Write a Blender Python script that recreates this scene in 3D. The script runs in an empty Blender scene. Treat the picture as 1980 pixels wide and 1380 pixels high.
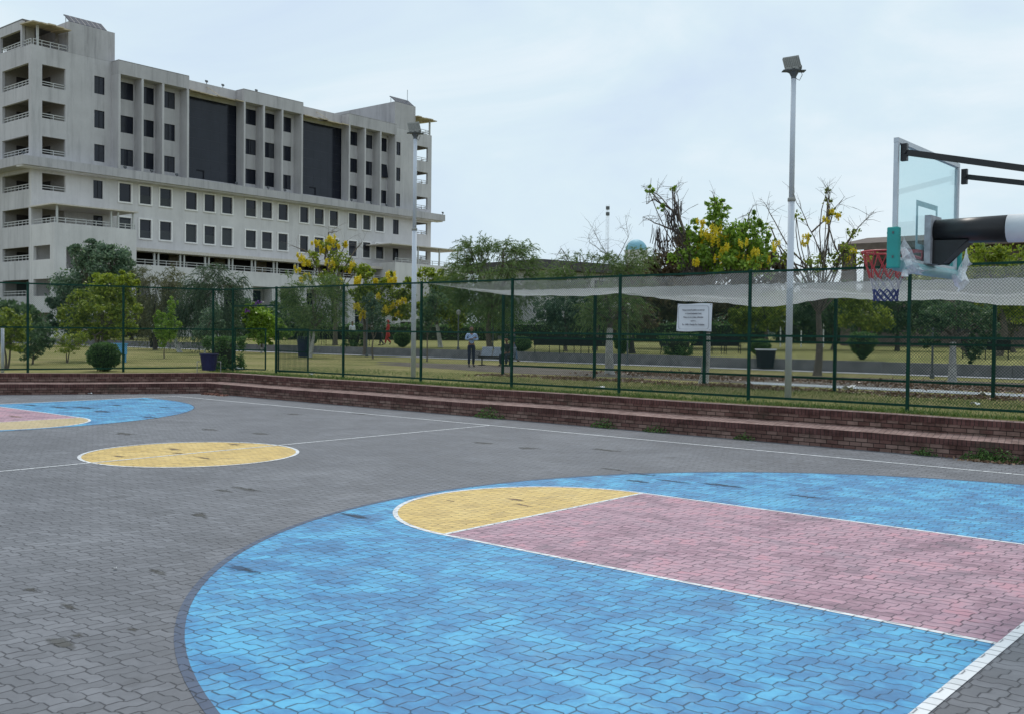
import bpy, math, random
import numpy as np
from mathutils import Vector, Matrix

random.seed(7)
rng = np.random.default_rng(7)
SC = bpy.context.scene
COL = SC.collection
rad = math.radians

# ------------------------------------------------------------------ camera, sky, sun, exposure
F_PX = 1930.085
CAM = Vector((15.5888, -9.5421, 2.1728))
cam_d = bpy.data.cameras.new('camera')
cam = bpy.data.objects.new('camera', cam_d)
COL.objects.link(cam)
cam.location = CAM
cam.rotation_euler = (1.546344, -0.0111755, 0.7116259)
cam_d.sensor_width = 36.0
cam_d.lens = F_PX / 1980 * 36.0
cam_d.clip_end = 4000
SC.camera = cam
RC = cam.rotation_euler.to_matrix()
FWD = RC @ Vector((0, 0, -1))

SC.view_settings.view_transform = 'Standard'
SC.view_settings.look = 'None'
SC.view_settings.gamma = 1
SC.view_settings.exposure = 0.12
SC.cycles.max_bounces = 8
SC.cycles.transparent_max_bounces = 24
SC.cycles.caustics_reflective = False
SC.cycles.caustics_refractive = False
SC.cycles.sample_clamp_indirect = 6

SUN_EL = 56.0
SUN_DIR = Vector((-0.60, 0.80, 0)).normalized()      # horizontal direction towards the sun
W = bpy.data.worlds.new('World'); SC.world = W; W.use_nodes = True
nt = W.node_tree; N = nt.nodes; LK = nt.links
bg = N['Background']; bg.inputs['Strength'].default_value = 0.1
sky = N.new('ShaderNodeTexSky'); sky.sky_type = 'NISHITA'; sky.sun_disc = False
sky.sun_elevation = rad(SUN_EL)
sky.sun_rotation = math.atan2(SUN_DIR.x, SUN_DIR.y)
sky.air_density = 1.0; sky.dust_density = 1.5
tc = N.new('ShaderNodeTexCoord')
mp = N.new('ShaderNodeMapping'); mp.inputs['Scale'].default_value = (1.6, 1.6, 4.2)
LK.new(tc.outputs['Generated'], mp.inputs['Vector'])
n1 = N.new('ShaderNodeTexNoise'); n1.inputs['Scale'].default_value = 1.5; n1.inputs['Detail'].default_value = 7; n1.inputs['Roughness'].default_value = .56
n1.inputs['Distortion'].default_value = .6
LK.new(mp.outputs['Vector'], n1.inputs['Vector'])
cr = N.new('ShaderNodeValToRGB')
cr.color_ramp.elements[0].position = .30; cr.color_ramp.elements[0].color = (.58, .70, .85, 1)
cr.color_ramp.elements[1].position = .68; cr.color_ramp.elements[1].color = (.80, .87, .92, 1)
e = cr.color_ramp.elements.new(.5); e.color = (.655, .785, .865, 1)
LK.new(n1.outputs['Fac'], cr.inputs['Fac'])
mul = N.new('ShaderNodeVectorMath'); mul.operation = 'SCALE'; mul.inputs['Scale'].default_value = 10.0
LK.new(cr.outputs['Color'], mul.inputs[0])
mx = N.new('ShaderNodeMixRGB'); mx.inputs['Fac'].default_value = .95
LK.new(sky.outputs['Color'], mx.inputs['Color1']); LK.new(mul.outputs['Vector'], mx.inputs['Color2'])
LK.new(mx.outputs['Color'], bg.inputs['Color'])

sun_d = bpy.data.lights.new('sun', 'SUN'); sun_d.energy = 1.5; sun_d.angle = rad(12); sun_d.color = (1, .95, .88)
sun = bpy.data.objects.new('sun', sun_d); COL.objects.link(sun)
sv = SUN_DIR * math.cos(rad(SUN_EL)) + Vector((0, 0, math.sin(rad(SUN_EL))))
sun.rotation_euler = sv.to_track_quat('Z', 'Y').to_euler()
sun.location = (0, 0, 60)

# ------------------------------------------------------------------ helpers
def ray(x, y):
    return RC @ Vector(((x - 990) / F_PX, -(y - 690) / F_PX, -1.0))
def at_depth(x, y, d):
    r = ray(x, y); return CAM + r * (d / r.dot(FWD))
def at_z(x, y, z):
    r = ray(x, y); return CAM + r * ((z - CAM.z) / r.z)
def at_y(x, y, Y):
    r = ray(x, y); return CAM + r * ((Y - CAM.y) / r.y)
def depth_of(p):
    return (Vector(p) - CAM).dot(FWD)

LAWN = 0.62
UPLAWN = 1.08

class MB:
    def __init__(s): s.v = []; s.f = []; s.m = []; s.uv = []; s.has_uv = False
    def face(s, pts, mi=0, uv=None):
        i = len(s.v); s.v += [tuple(p) for p in pts]; s.f.append(tuple(range(i, i + len(pts)))); s.m.append(mi)
        if uv: s.has_uv = True
        s.uv.append(uv if uv else [(0, 0)] * len(pts))
        return s
    def box(s, lo, hi, mi=0, M=None):
        x0, y0, z0 = lo; x1, y1, z1 = hi
        P = [Vector(p) for p in ((x0,y0,z0),(x1,y0,z0),(x1,y1,z0),(x0,y1,z0),(x0,y0,z1),(x1,y0,z1),(x1,y1,z1),(x0,y1,z1))]
        if M: P = [M @ p for p in P]
        i = len(s.v); s.v += [tuple(p) for p in P]
        for q in ((0,3,2,1),(4,5,6,7),(0,1,5,4),(1,2,6,5),(2,3,7,6),(3,0,4,7)):
            s.f.append(tuple(i + k for k in q)); s.m.append(mi); s.uv.append([(0, 0)] * 4)
        return s
    def bar(s, a, b, w, h=None, mi=0, up=(0, 0, 1)):
        a = Vector(a); b = Vector(b); d = b - a; L = d.length; d.normalize(); h = h or w
        u = Vector(up)
        if abs(d.dot(u)) > .98: u = Vector((1, 0, 0))
        r = d.cross(u).normalized(); u = r.cross(d)
        M = Matrix((r, d, u)).transposed().to_4x4(); M.translation = a
        return s.box((-w / 2, 0, -h / 2), (w / 2, L, h / 2), mi, M)
    def tube(s, pts, rads, n=8, mi=0, cap=True, close=False):
        pts = [Vector(p) for p in pts]
        if not hasattr(rads, '__len__'): rads = [rads] * len(pts)
        base = len(s.v); k = len(pts); prev = None
        for i, p in enumerate(pts):
            if close: d = (pts[(i + 1) % k] - pts[i - 1])
            else: d = pts[min(i + 1, k - 1)] - pts[max(i - 1, 0)]
            if d.length < 1e-9: d = Vector((0, 0, 1))
            d.normalize()
            if prev is None:
                u = Vector((0, 0, 1)) if abs(d.z) < .9 else Vector((1, 0, 0))
            else: u = prev
            r = d.cross(u)
            if r.length < 1e-6: r = d.orthogonal()
            r.normalize(); u = r.cross(d).normalized(); prev = u
            for j in range(n):
                a = 2 * math.pi * j / n
                s.v.append(tuple(p + (r * math.cos(a) + u * math.sin(a)) * rads[i]))
        rings = k if close else k - 1
        for i in range(rings):
            for j in range(n):
                a = base + i * n + j; b = base + i * n + (j + 1) % n
                c = base + ((i + 1) % k) * n + (j + 1) % n; d_ = base + ((i + 1) % k) * n + j
                s.f.append((a, b, c, d_)); s.m.append(mi); s.uv.append([(0, 0)] * 4)
        if cap and not close:
            s.f.append(tuple(base + j for j in range(n))[::-1]); s.m.append(mi); s.uv.append([(0, 0)] * n)
            s.f.append(tuple(base + (k - 1) * n + j for j in range(n))); s.m.append(mi); s.uv.append([(0, 0)] * n)
        return s
    def lathe(s, c, prof, n=20, mi=0):
        c = Vector(c); base = len(s.v)
        for r, z in prof:
            for j in range(n):
                a = 2 * math.pi * j / n; s.v.append((c.x + r * math.cos(a), c.y + r * math.sin(a), c.z + z))
        for i in range(len(prof) - 1):
            for j in range(n):
                s.f.append((base + i*n + j, base + i*n + (j+1) % n, base + (i+1)*n + (j+1) % n, base + (i+1)*n + j)); s.m.append(mi); s.uv.append([(0,0)]*4)
        return s
    def build(s, name, mats, parent=None, smooth=False, bevel=0):
        me = bpy.data.meshes.new(name); me.from_pydata(s.v, [], s.f)
        if not isinstance(mats, (list, tuple)): mats = [mats]
        for m in mats: me.materials.append(m)
        if len(mats) > 1: me.polygons.foreach_set('material_index', s.m)
        if s.has_uv:
            ul = me.uv_layers.new(name='UVMap'); flat = []
            for u in s.uv:
                for q in u: flat += [q[0], q[1]]
            ul.data.foreach_set('uv', flat)
        if smooth: me.polygons.foreach_set('use_smooth', [True] * len(me.polygons))
        me.update()
        o = bpy.data.objects.new(name, me); COL.objects.link(o)
        if parent: o.parent = parent
        if bevel:
            b = o.modifiers.new('bevel', 'BEVEL'); b.width = bevel; b.segments = 2; b.limit_method = 'ANGLE'
        return o

def mesh_np(name, V, Fq, mat, parent=None, smooth=False):
    """quads given as numpy arrays"""
    me = bpy.data.meshes.new(name)
    me.vertices.add(len(V)); me.vertices.foreach_set('co', np.asarray(V, dtype=np.float32).ravel())
    k = Fq.shape[1]
    me.loops.add(Fq.size); me.loops.foreach_set('vertex_index', Fq.astype(np.int32).ravel())
    me.polygons.add(len(Fq)); me.polygons.foreach_set('loop_start', np.arange(0, Fq.size, k, dtype=np.int32))
    me.polygons.foreach_set('loop_total', np.full(len(Fq), k, dtype=np.int32))
    if smooth: me.polygons.foreach_set('use_smooth', np.ones(len(Fq), dtype=bool))
    me.materials.append(mat); me.update(calc_edges=True); me.validate()
    o = bpy.data.objects.new(name, me); COL.objects.link(o)
    if parent: o.parent = parent
    return o

def tag(o, label=None, cat=None, group=None, kind=None):
    if label: o['label'] = label
    if cat: o['category'] = cat
    if group: o['group'] = group
    if kind: o['kind'] = kind
    return o
def thing(name, label, cat, loc=(0, 0, 0), rotz=0, group=None):
    o = bpy.data.objects.new(name, None); COL.objects.link(o); o.location = loc; o.rotation_euler = (0, 0, rotz)
    o.empty_display_size = .2
    return tag(o, label, cat, group)
def dup(root, loc, rotz=0, label=None, scale=None):
    r = root.copy(); COL.objects.link(r); r.location = loc; r.rotation_euler = (0, 0, rotz)
    if label: r['label'] = label
    if scale: r.scale = scale
    for ch in list(root.children):
        c = ch.copy(); COL.objects.link(c); c.parent = r
        for g in list(ch.children):
            d = g.copy(); COL.objects.link(d); d.parent = c
    return r

# ------------------------------------------------------------------ materials
def new_mat(name):
    m = bpy.data.materials.new(name); m.use_nodes = True
    t = m.node_tree; return m, t, t.nodes, t.links, t.nodes['Principled BSDF']
def ramp(nodes, stops):
    r = nodes.new('ShaderNodeValToRGB'); els = r.color_ramp.elements
    while len(els) < len(stops): els.new(.5)
    for e_, (p, c) in zip(els, stops): e_.position = p; e_.color = (*c, 1)
    return r
def noise(nodes, links, scale, detail=4, rough=.55, vec=None, sc=None, dist=0):
    n = nodes.new('ShaderNodeTexNoise'); n.inputs['Scale'].default_value = scale; n.inputs['Detail'].default_value = detail
    n.inputs['Roughness'].default_value = rough; n.inputs['Distortion'].default_value = dist
    if vec is not None:
        if sc:
            mp_ = nodes.new('ShaderNodeMapping'); mp_.inputs['Scale'].default_value = sc
            links.new(vec, mp_.inputs['Vector']); vec = mp_.outputs['Vector']
        links.new(vec, n.inputs['Vector'])
    return n
def plain(name, col, rough=.6, metal=0, var=.12, scale=6, bump=0, spec=.5):
    m, t, n, l, b = new_mat(name)
    geo = n.new('ShaderNodeTexCoord')
    nz = noise(n, l, scale, 4, .6, geo.outputs['Object'])
    r = ramp(n, [(.3, tuple(c * (1 - var) for c in col)), (.7, tuple(min(1, c * (1 + var)) for c in col))])
    l.new(nz.outputs['Fac'], r.inputs['Fac']); l.new(r.outputs['Color'], b.inputs['Base Color'])
    b.inputs['Roughness'].default_value = rough; b.inputs['Metallic'].default_value = metal
    b.inputs['Specular IOR Level'].default_value = spec
    if bump:
        bp_ = n.new('ShaderNodeBump'); bp_.inputs['Strength'].default_value = bump; bp_.inputs['Distance'].default_value = .02
        n2 = noise(n, l, scale * 6, 5, .6, geo.outputs['Object']); l.new(n2.outputs['Fac'], bp_.inputs['Height']); l.new(bp_.outputs['Normal'], b.inputs['Normal'])
    return m

def M_(n, op, a, b_=None, c=None, links=None):
    k = n.new('ShaderNodeMath'); k.operation = op
    for i, v in enumerate((a, b_, c)):
        if v is None: continue
        if isinstance(v, (int, float)): k.inputs[i].default_value = v
        else: links.new(v, k.inputs[i])
    return k.outputs[0]

# zig-zag interlocking pavers laid as a basket weave: joint mask, random per paver
PAV = bpy.data.node_groups.new('zigzag_pavers', 'ShaderNodeTree')
PAV.interface.new_socket('Joint', in_out='OUTPUT', socket_type='NodeSocketFloat')
PAV.interface.new_socket('Rand', in_out='OUTPUT', socket_type='NodeSocketFloat')
PAV.interface.new_socket('Edge', in_out='OUTPUT', socket_type='NodeSocketFloat')
PAV.interface.new_socket('RandCol', in_out='OUTPUT', socket_type='NodeSocketColor')
def build_pav():
    n = PAV.nodes; l = PAV.links
    out = n.new('NodeGroupOutput')
    g = n.new('ShaderNodeNewGeometry'); sx = n.new('ShaderNodeSeparateXYZ'); l.new(g.outputs['Position'], sx.inputs[0])
    m = lambda op, a, b=None, c=None: M_(n, op, a, b, c, l)
    S = .225
    wob = noise(n, l, 1.3, 2, .5, g.outputs['Position'])
    wv = m('MULTIPLY', m('SUBTRACT', wob.outputs['Fac'], .5), .10)
    u0 = m('ADD', m('DIVIDE', sx.outputs[0], S), wv); v0 = m('ADD', m('DIVIDE', sx.outputs[1], S), wv)
    def zig(t):   # clipped triangle wave, one period per cell
        tri = m('SUBTRACT', m('PINGPONG', m('MULTIPLY', m('ADD', t, .25), 1.0), .5), .25)
        return m('MAXIMUM', m('MINIMUM', m('MULTIPLY', tri, 1.0), .070), -.070)
    u = m('ADD', u0, zig(v0)); v = m('ADD', v0, zig(u0))
    i = m('FLOOR', u); j = m('FLOOR', v); fu = m('FRACT', u); fv = m('FRACT', v)
    par = m('FLOORED_MODULO', m('ADD', i, j), 2.0)
    par = m('GREATER_THAN', par, .5)
    inv = m('SUBTRACT', 1.0, par)
    a = m('ADD', m('MULTIPLY', fu, par), m('MULTIPLY', fv, inv))     # split axis
    c = m('ADD', m('MULTIPLY', fv, par), m('MULTIPLY', fu, inv))     # long axis
    a2 = m('MULTIPLY', a, 2.0); half = m('FLOOR', a2); fa = m('FRACT', a2)
    da = m('MULTIPLY', m('MINIMUM', fa, m('SUBTRACT', 1.0, fa)), S / 2)
    dc = m('MULTIPLY', m('MINIMUM', c, m('SUBTRACT', 1.0, c)), S)
    d = m('MINIMUM', da, dc)
    # joint width varies from place to place
    jn = noise(n, l, 2.2, 3, .6, g.outputs['Position'])
    wd = m('MAXIMUM', m('MULTIPLY_ADD', jn.outputs['Fac'], .021, -.0048), .0012)
    jt = m('SUBTRACT', 1.0, m('DIVIDE', d, wd)); jt = m('MAXIMUM', m('MINIMUM', m('MULTIPLY', jt, 2.2), 1.0), 0.0)
    ed = m('MAXIMUM', m('SUBTRACT', 1.0, m('DIVIDE', d, .018)), 0.0)
    cx = n.new('ShaderNodeCombineXYZ'); l.new(i, cx.inputs[0]); l.new(j, cx.inputs[1]); l.new(m('ADD', half, m('MULTIPLY', par, 3.0)), cx.inputs[2])
    wn = n.new('ShaderNodeTexWhiteNoise'); wn.noise_dimensions = '3D'; l.new(cx.outputs[0], wn.inputs['Vector'])
    l.new(jt, out.inputs['Joint']); l.new(wn.outputs['Value'], out.inputs['Rand']); l.new(ed, out.inputs['Edge']); l.new(wn.outputs['Color'], out.inputs['RandCol'])
build_pav()

def paver_mat(name, stops, joint, rough=.62, patch=.9, wear=None, tone=.35, spec=.35, dark_stain=.0, stroke=0, soft=False):
    """stops: colour ramp driven by a mix of per-paver random and broad noise"""
    m, t, n, l, b = new_mat(name)
    g = n.new('ShaderNodeGroup'); g.node_tree = PAV
    geo = n.new('ShaderNodeNewGeometry')
    mm = lambda op, a, b_=None, c=None: M_(n, op, a, b_, c, l)
    n1_ = noise(n, l, patch, 5, .6, geo.outputs['Position'], (1, 1, 1), .8)
    n2_ = noise(n, l, 9, 4, .65, geo.outputs['Position'])
    val = mm('ADD', mm('MULTIPLY', g.outputs['Rand'], tone), mm('MULTIPLY', n1_.outputs['Fac'], 1 - tone))
    val = mm('ADD', val, mm('MULTIPLY', mm('SUBTRACT', n2_.outputs['Fac'], .5), .34))
    if stroke:      # broad brush or roller strokes along and across the court
        n4_ = noise(n, l, 1.7, 5, .65, geo.outputs['Position'], (.6, 2.6, 1), .5)
        val = mm('ADD', val, mm('MULTIPLY', mm('SUBTRACT', n4_.outputs['Fac'], .5), stroke))
    r = ramp(n, stops); l.new(val, r.inputs['Fac']); colr = r.outputs['Color']
    if wear:
        # paint worn off towards paver edges and in patches
        wn_ = noise(n, l, 1.7, 6, .7, geo.outputs['Position'], None, 1.0)
        f = mm('MULTIPLY', mm('MAXIMUM', mm('SUBTRACT', wn_.outputs['Fac'], wear[1]), 0.0), wear[2])
        f = mm('MINIMUM', mm('ADD', f, mm('MULTIPLY', g.outputs['Edge'], wear[3])), 1.0)
        mx_ = n.new('ShaderNodeMixRGB'); l.new(f, mx_.inputs['Fac']); l.new(colr, mx_.inputs['Color1']); mx_.inputs['Color2'].default_value = (*wear[0], 1); colr = mx_.outputs['Color']
    if dark_stain:
        ds = noise(n, l, 1.15, 3, .6, geo.outputs['Position'], (1, 1, 1), .2)
        f = mm('MINIMUM', mm('MULTIPLY', mm('MAXIMUM', mm('SUBTRACT', ds.outputs['Fac'], .655), 0.0), dark_stain), .55)
        mx_ = n.new('ShaderNodeMixRGB'); l.new(f, mx_.inputs['Fac']); l.new(colr, mx_.inputs['Color1']); mx_.inputs['Color2'].default_value = (.045, .045, .05, 1); colr = mx_.outputs['Color']
    dk_ = n.new('ShaderNodeMixRGB'); dk_.blend_type = 'MULTIPLY'; l.new(mm('MULTIPLY', g.outputs['Edge'], mm('MULTIPLY', n1_.outputs['Fac'], .55)), dk_.inputs['Fac']); l.new(colr, dk_.inputs['Color1']); dk_.inputs['Color2'].default_value = (.45, .47, .52, 1); colr = dk_.outputs['Color']      # colour multiplied darker towards the paver edges
    mj = n.new('ShaderNodeMixRGB'); l.new(mm('MULTIPLY', g.outputs['Joint'], .70), mj.inputs['Fac']); l.new(colr, mj.inputs['Color1']); mj.inputs['Color2'].default_value = (*joint, 1)
    l.new(mj.outputs['Color'], b.inputs['Base Color'])
    b.inputs['Specular IOR Level'].default_value = spec
    rr = mm('MULTIPLY_ADD', g.outputs['Rand'], .25, rough - .12); l.new(rr, b.inputs['Roughness'])
    # height: joints sunk, pavers a little tilted and pillowed
    h = mm('MULTIPLY', g.outputs['Joint'], -.004)
    h = mm('ADD', h, mm('MULTIPLY', mm('POWER', g.outputs['Edge'], 2.0), -.002))
    h = mm('ADD', h, mm('MULTIPLY', n2_.outputs['Fac'], .0015)); h = mm('ADD', h, mm('MULTIPLY', g.outputs['Rand'], .002))
    bp_ = n.new('ShaderNodeBump'); bp_.inputs['Strength'].default_value = .8; bp_.inputs['Distance'].default_value = 1.0
    l.new(h, bp_.inputs['Height']); l.new(bp_.outputs['Normal'], b.inputs['Normal'])
    if soft:        # ragged see-through rim
        uvn = n.new('ShaderNodeUVMap'); ln_ = n.new('ShaderNodeVectorMath'); ln_.operation = 'LENGTH'; l.new(uvn.outputs['UV'], ln_.inputs[0])
        n5 = noise(n, l, 7, 4, .7, geo.outputs['Position'])
        f = mm('MULTIPLY', mm('SUBTRACT', mm('ADD', n5.outputs['Fac'], mm('MULTIPLY', g.outputs['Rand'], .35)), ln_.outputs['Value']), 2.2)
        f = mm('MAXIMUM', mm('MINIMUM', f, .8), 0.0)
        tp_ = n.new('ShaderNodeBsdfTransparent'); ms_ = n.new('ShaderNodeMixShader'); l.new(f, ms_.inputs[0]); l.new(tp_.outputs[0], ms_.inputs[1]); l.new(b.outputs[0], ms_.inputs[2]); l.new(ms_.outputs[0], n['Material Output'].inputs['Surface'])
    return m

M = {}
M['paving'] = paver_mat('grey_pavers', [(.28, (.105, .108, .122)), (.5, (.142, .146, .163)), (.72, (.20, .205, .225))], (.026, .025, .029), .66, .45, tone=.28, dark_stain=5, stroke=.25)
M['blue'] = paver_mat('blue_court_paint', [(.30, (.045, .175, .36)), (.44, (.056, .245, .475)), (.54, (.070, .32, .56)), (.66, (.100, .42, .66))], (.022, .046, .075), .5, 1.6, wear=((.15, .23, .33), .54, 1.9, .16), tone=.15, stroke=.38)
M['pink'] = paver_mat('pink_court_paint', [(.30, (.25, .145, .185)), (.44, (.37, .215, .27)), (.54, (.46, .29, .35)), (.66, (.52, .27, .325))], (.060, .036, .05), .6, 1.5, wear=((.20, .17, .21), .50, 2.2, .28), tone=.15, stroke=.4)
M['yellow'] = paver_mat('yellow_court_paint', [(.25, (.52, .35, .105)), (.5, (.66, .46, .15)), (.75, (.72, .53, .21))], (.22, .15, .06), .55, 1.2, wear=((.35, .28, .17), .58, 2.0, .10), tone=.3)
M['yellow_pale'] = paver_mat('faded_yellow_court_paint', [(.25, (.44, .34, .18)), (.5, (.52, .41, .23)), (.75, (.58, .46, .27))], (.2, .15, .09), .6, 1.2, wear=((.35, .28, .2), .58, 2.0, .10), tone=.3)
M['line'] = paver_mat('white_line_paint', [(.25, (.60, .62, .64)), (.5, (.72, .73, .75)), (.75, (.78, .79, .80))], (.10, .10, .11), .6, 2, wear=((.30, .31, .33), .60, 2.5, .12), tone=.3)
M['edge_line'] = paver_mat('dark_blue_line_paint', [(.3, (.058, .08, .135)), (.7, (.085, .115, .18))], (.02, .025, .035), .6, 2, tone=.4)

def brick_mat(name, vertical=False, top=False):
    m, t, n, l, b = new_mat(name)
    uv = n.new('ShaderNodeUVMap')
    br = n.new('ShaderNodeTexBrick'); l.new(uv.outputs['UV'], br.inputs['Vector'])
    br.inputs['Scale'].default_value = 1.0
    if vertical: br.inputs['Brick Width'].default_value = .078; br.inputs['Row Height'].default_value = .4; br.offset = 0
    elif top: br.inputs['Brick Width'].default_value = .112; br.inputs['Row Height'].default_value = .23; br.offset = 0
    else: br.inputs['Brick Width'].default_value = .232; br.inputs['Row Height'].default_value = .078
    br.inputs['Mortar Size'].default_value = .008; br.inputs['Mortar Smooth'].default_value = .3; br.inputs['Bias'].default_value = -.1
    if top: c1, c2, mo = (.29, .185, .165), (.38, .265, .24), (.17, .12, .11)
    elif vertical: c1, c2, mo = (.095, .042, .038), (.155, .075, .068), (.045, .030, .028)
    else: c1, c2, mo = (.145, .075, .064), (.285, .19, .16), (.038, .025, .022)
    br.inputs['Color1'].default_value = (*c1, 1); br.inputs['Color2'].default_value = (*c2, 1); br.inputs['Mortar'].default_value = (*mo, 1)
    geo = n.new('ShaderNodeNewGeometry')
    nz = noise(n, l, 2.3, 6, .7, geo.outputs['Position'], (1, 1, 2), .7)
    rr = ramp(n, [(.35, (.42, .38, .36)), (.55, (1, 1, 1)), (.75, (1.15, 1.12, 1.1))]); l.new(nz.outputs['Fac'], rr.inputs['Fac'])
    mu = n.new('ShaderNodeMixRGB'); mu.blend_type = 'MULTIPLY'; mu.inputs['Fac'].default_value = .85
    l.new(br.outputs['Color'], mu.inputs['Color1']); l.new(rr.outputs['Color'], mu.inputs['Color2']); colr = mu.outputs['Color']
    if not top:      # moss and damp patches
        ms = noise(n, l, 1.1, 5, .7, geo.outputs['Position'])
        f = M_(n, 'MULTIPLY', M_(n, 'MAXIMUM', M_(n, 'SUBTRACT', ms.outputs['Fac'], .56, links=l), 0.0, links=l), 4.0, links=l)
        f = M_(n, 'MINIMUM', f, .7, links=l)
        mm_ = n.new('ShaderNodeMixRGB'); l.new(f, mm_.inputs['Fac']); l.new(colr, mm_.inputs['Color1']); mm_.inputs['Color2'].default_value = (.055, .055, .038, 1); colr = mm_.outputs['Color']
    l.new(colr, b.inputs['Base Color']); b.inputs['Roughness'].default_value = .85; b.inputs['Specular IOR Level'].default_value = .25
    bp_ = n.new('ShaderNodeBump'); bp_.inputs['Strength'].default_value = .6; bp_.inputs['Distance'].default_value = .012; bp_.invert = True
    l.new(br.outputs['Fac'], bp_.inputs['Height']); l.new(bp_.outputs['Normal'], b.inputs['Normal'])
    return m
M['brick'] = brick_mat('red_brick'); M['soldier'] = brick_mat('dark_soldier_brick', vertical=True); M['bricktop'] = brick_mat('worn_brick_top', top=True)

def plaster(name, col, streak=1.0):
    m, t, n, l, b = new_mat(name)
    tcn = n.new('ShaderNodeTexCoord'); v = tcn.outputs['Object']
    a = noise(n, l, .35, 6, .65, v, (1, 1, .8))
    s_ = noise(n, l, 1.1, 5, .7, v, (1.2, 1.2, .10))
    fine = noise(n, l, 12, 4, .6, v)
    r1 = ramp(n, [(.3, tuple(c * .86 for c in col)), (.7, tuple(c * 1.06 for c in col))]); l.new(a.outputs['Fac'], r1.inputs['Fac'])
    r2 = ramp(n, [(.34, (.60, .60, .61)), (.50, (.94, .94, .94)), (.7, (1, 1, 1))]); l.new(s_.outputs['Fac'], r2.inputs['Fac'])
    mu = n.new('ShaderNodeMixRGB'); mu.blend_type = 'MULTIPLY'; mu.inputs['Fac'].default_value = .65 * streak
    l.new(r1.outputs['Color'], mu.inputs['Color1']); l.new(r2.outputs['Color'], mu.inputs['Color2'])
    mu2 = n.new('ShaderNodeMixRGB'); mu2.blend_type = 'OVERLAY'; mu2.inputs['Fac'].default_value = .12
    l.new(mu.outputs['Color'], mu2.inputs['Color1']); l.new(fine.outputs['Fac'], mu2.inputs['Color2'])
    l.new(mu2.outputs['Color'], b.inputs['Base Color']); b.inputs['Roughness'].default_value = .9; b.inputs['Specular IOR Level'].default_value = .2
    return m
M['plaster'] = plaster('grey_plaster', (.555, .54, .555), .8); M['plaster_pale'] = plaster('pale_plaster', (.67, .65, .655), .4)
M['plaster_cap'] = plaster('stained_plaster', (.50, .485, .50), 1.1)
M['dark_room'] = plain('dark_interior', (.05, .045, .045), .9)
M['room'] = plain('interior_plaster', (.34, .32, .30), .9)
M['trim'] = plain('white_trim', (.82, .80, .79), .7, var=.06)
M['rail'] = plain('white_rail_paint', (.50, .50, .50), .6, var=.1)
M['canopy'] = plain('beige_sheet', (.50, .42, .30), .7, var=.25, scale=.8)
M['awning'] = plain('pale_awning_sheet', (.58, .53, .48), .7, var=.15)
def glass_dark():
    m, t, n, l, b = new_mat('dark_window_glass')
    tcn = n.new('ShaderNodeTexCoord')
    nz = noise(n, l, .6, 2, .5, tcn.outputs['Object']); r = ramp(n, [(.3, (.010, .013, .022)), (.7, (.017, .020, .032))])
    l.new(nz.outputs['Fac'], r.inputs['Fac']); l.new(r.outputs['Color'], b.inputs['Base Color'])
    b.inputs['Roughness'].default_value = .12; b.inputs['IOR'].default_value = 1.45; b.inputs['Specular IOR Level'].default_value = .4
    bp_ = n.new('ShaderNodeBump'); bp_.inputs['Strength'].default_value = .05; bp_.inputs['Distance'].default_value = .1
    n2 = noise(n, l, .8, 2, .5, tcn.outputs['Object']); l.new(n2.outputs['Fac'], bp_.inputs['Height']); l.new(bp_.outputs['Normal'], b.inputs['Normal'])
    return m
M['glass'] = glass_dark()
M['blind'] = plain('grey_window_blind', (.048, .054, .062), .7); M['curtain'] = plain('dark_curtain', (.028, .032, .045), .6, var=.3)
M['solar'] = plain('solar_cell_blue', (.05, .06, .085), .7, var=.3, scale=3, spec=.15)
M['alu'] = plain('aluminium_grey', (.60, .63, .66), .5, .0)
M['green'] = plain('green_fence_paint', (.006, .042, .028), .6, var=.35, scale=5, spec=.15)
M['wire'] = plain('green_coated_wire', (.022, .050, .044), .8, var=.2, spec=.05)
M['wire_pale'] = plain('weathered_wire', (.16, .20, .19), .5, var=.2)
M['pole'] = None
def pole_mat():
    m, t, n, l, b = new_mat('chipped_white_pole_paint')
    tcn = n.new('ShaderNodeTexCoord')
    nz = noise(n, l, 3.2, 6, .75, tcn.outputs['Object'], (2.5, 2.5, .55), .5)
    r = ramp(n, [(.60, (.58, .62, .68)), (.66, (.42, .43, .44)), (.72, (.16, .12, .10))])
    l.new(nz.outputs['Fac'], r.inputs['Fac']); l.new(r.outputs['Color'], b.inputs['Base Color']); b.inputs['Roughness'].default_value = .55
    return m
M['pole'] = pole_mat()
M['lamp_grey'] = plain('floodlight_grey', (.26, .26, .24), .55, var=.15)
M['lamp_dark'] = plain('bracket_dark', (.09, .10, .11), .5)
M['concrete'] = plain('kerb_concrete', (.17, .165, .165), .9, var=.3, scale=1.5, bump=.2)
M['path'] = plain('pale_path', (.42, .42, .43), .9, var=.18, scale=2.5)
M['bluepath'] = plain('worn_path_slabs', (.30, .33, .35), .9, var=.3, scale=2.5)
M['bark'] = plain('grey_bark', (.13, .105, .085), .9, var=.35, scale=9, bump=.6)
M['bark_dark'] = plain('dark_bark', (.06, .05, .045), .9, var=.35, scale=9, bump=.6)
M['whitewash'] = plain('whitewashed_bark', (.44, .43, .41), .9, var=.25, scale=7, bump=.5)
M['black'] = plain('black_paint', (.012, .012, .014), .42, var=.3)
M['whitepaint'] = plain('white_paint', (.70, .72, .75), .5, var=.08)
M['rim'] = plain('red_rim_paint', (.45, .045, .05), .45, var=.2)
M['teal'] = plain('teal_pad', (.02, .30, .27), .5, var=.12)
M['bin'] = plain('navy_bin_plastic', (.012, .016, .06), .55, var=.2, spec=.3)
M['bin_black'] = plain('black_bin_plastic', (.012, .013, .02), .65, var=.2, spec=.2)
M['skyblue'] = plain('light_blue_plastic', (.10, .35, .62), .5)
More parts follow.
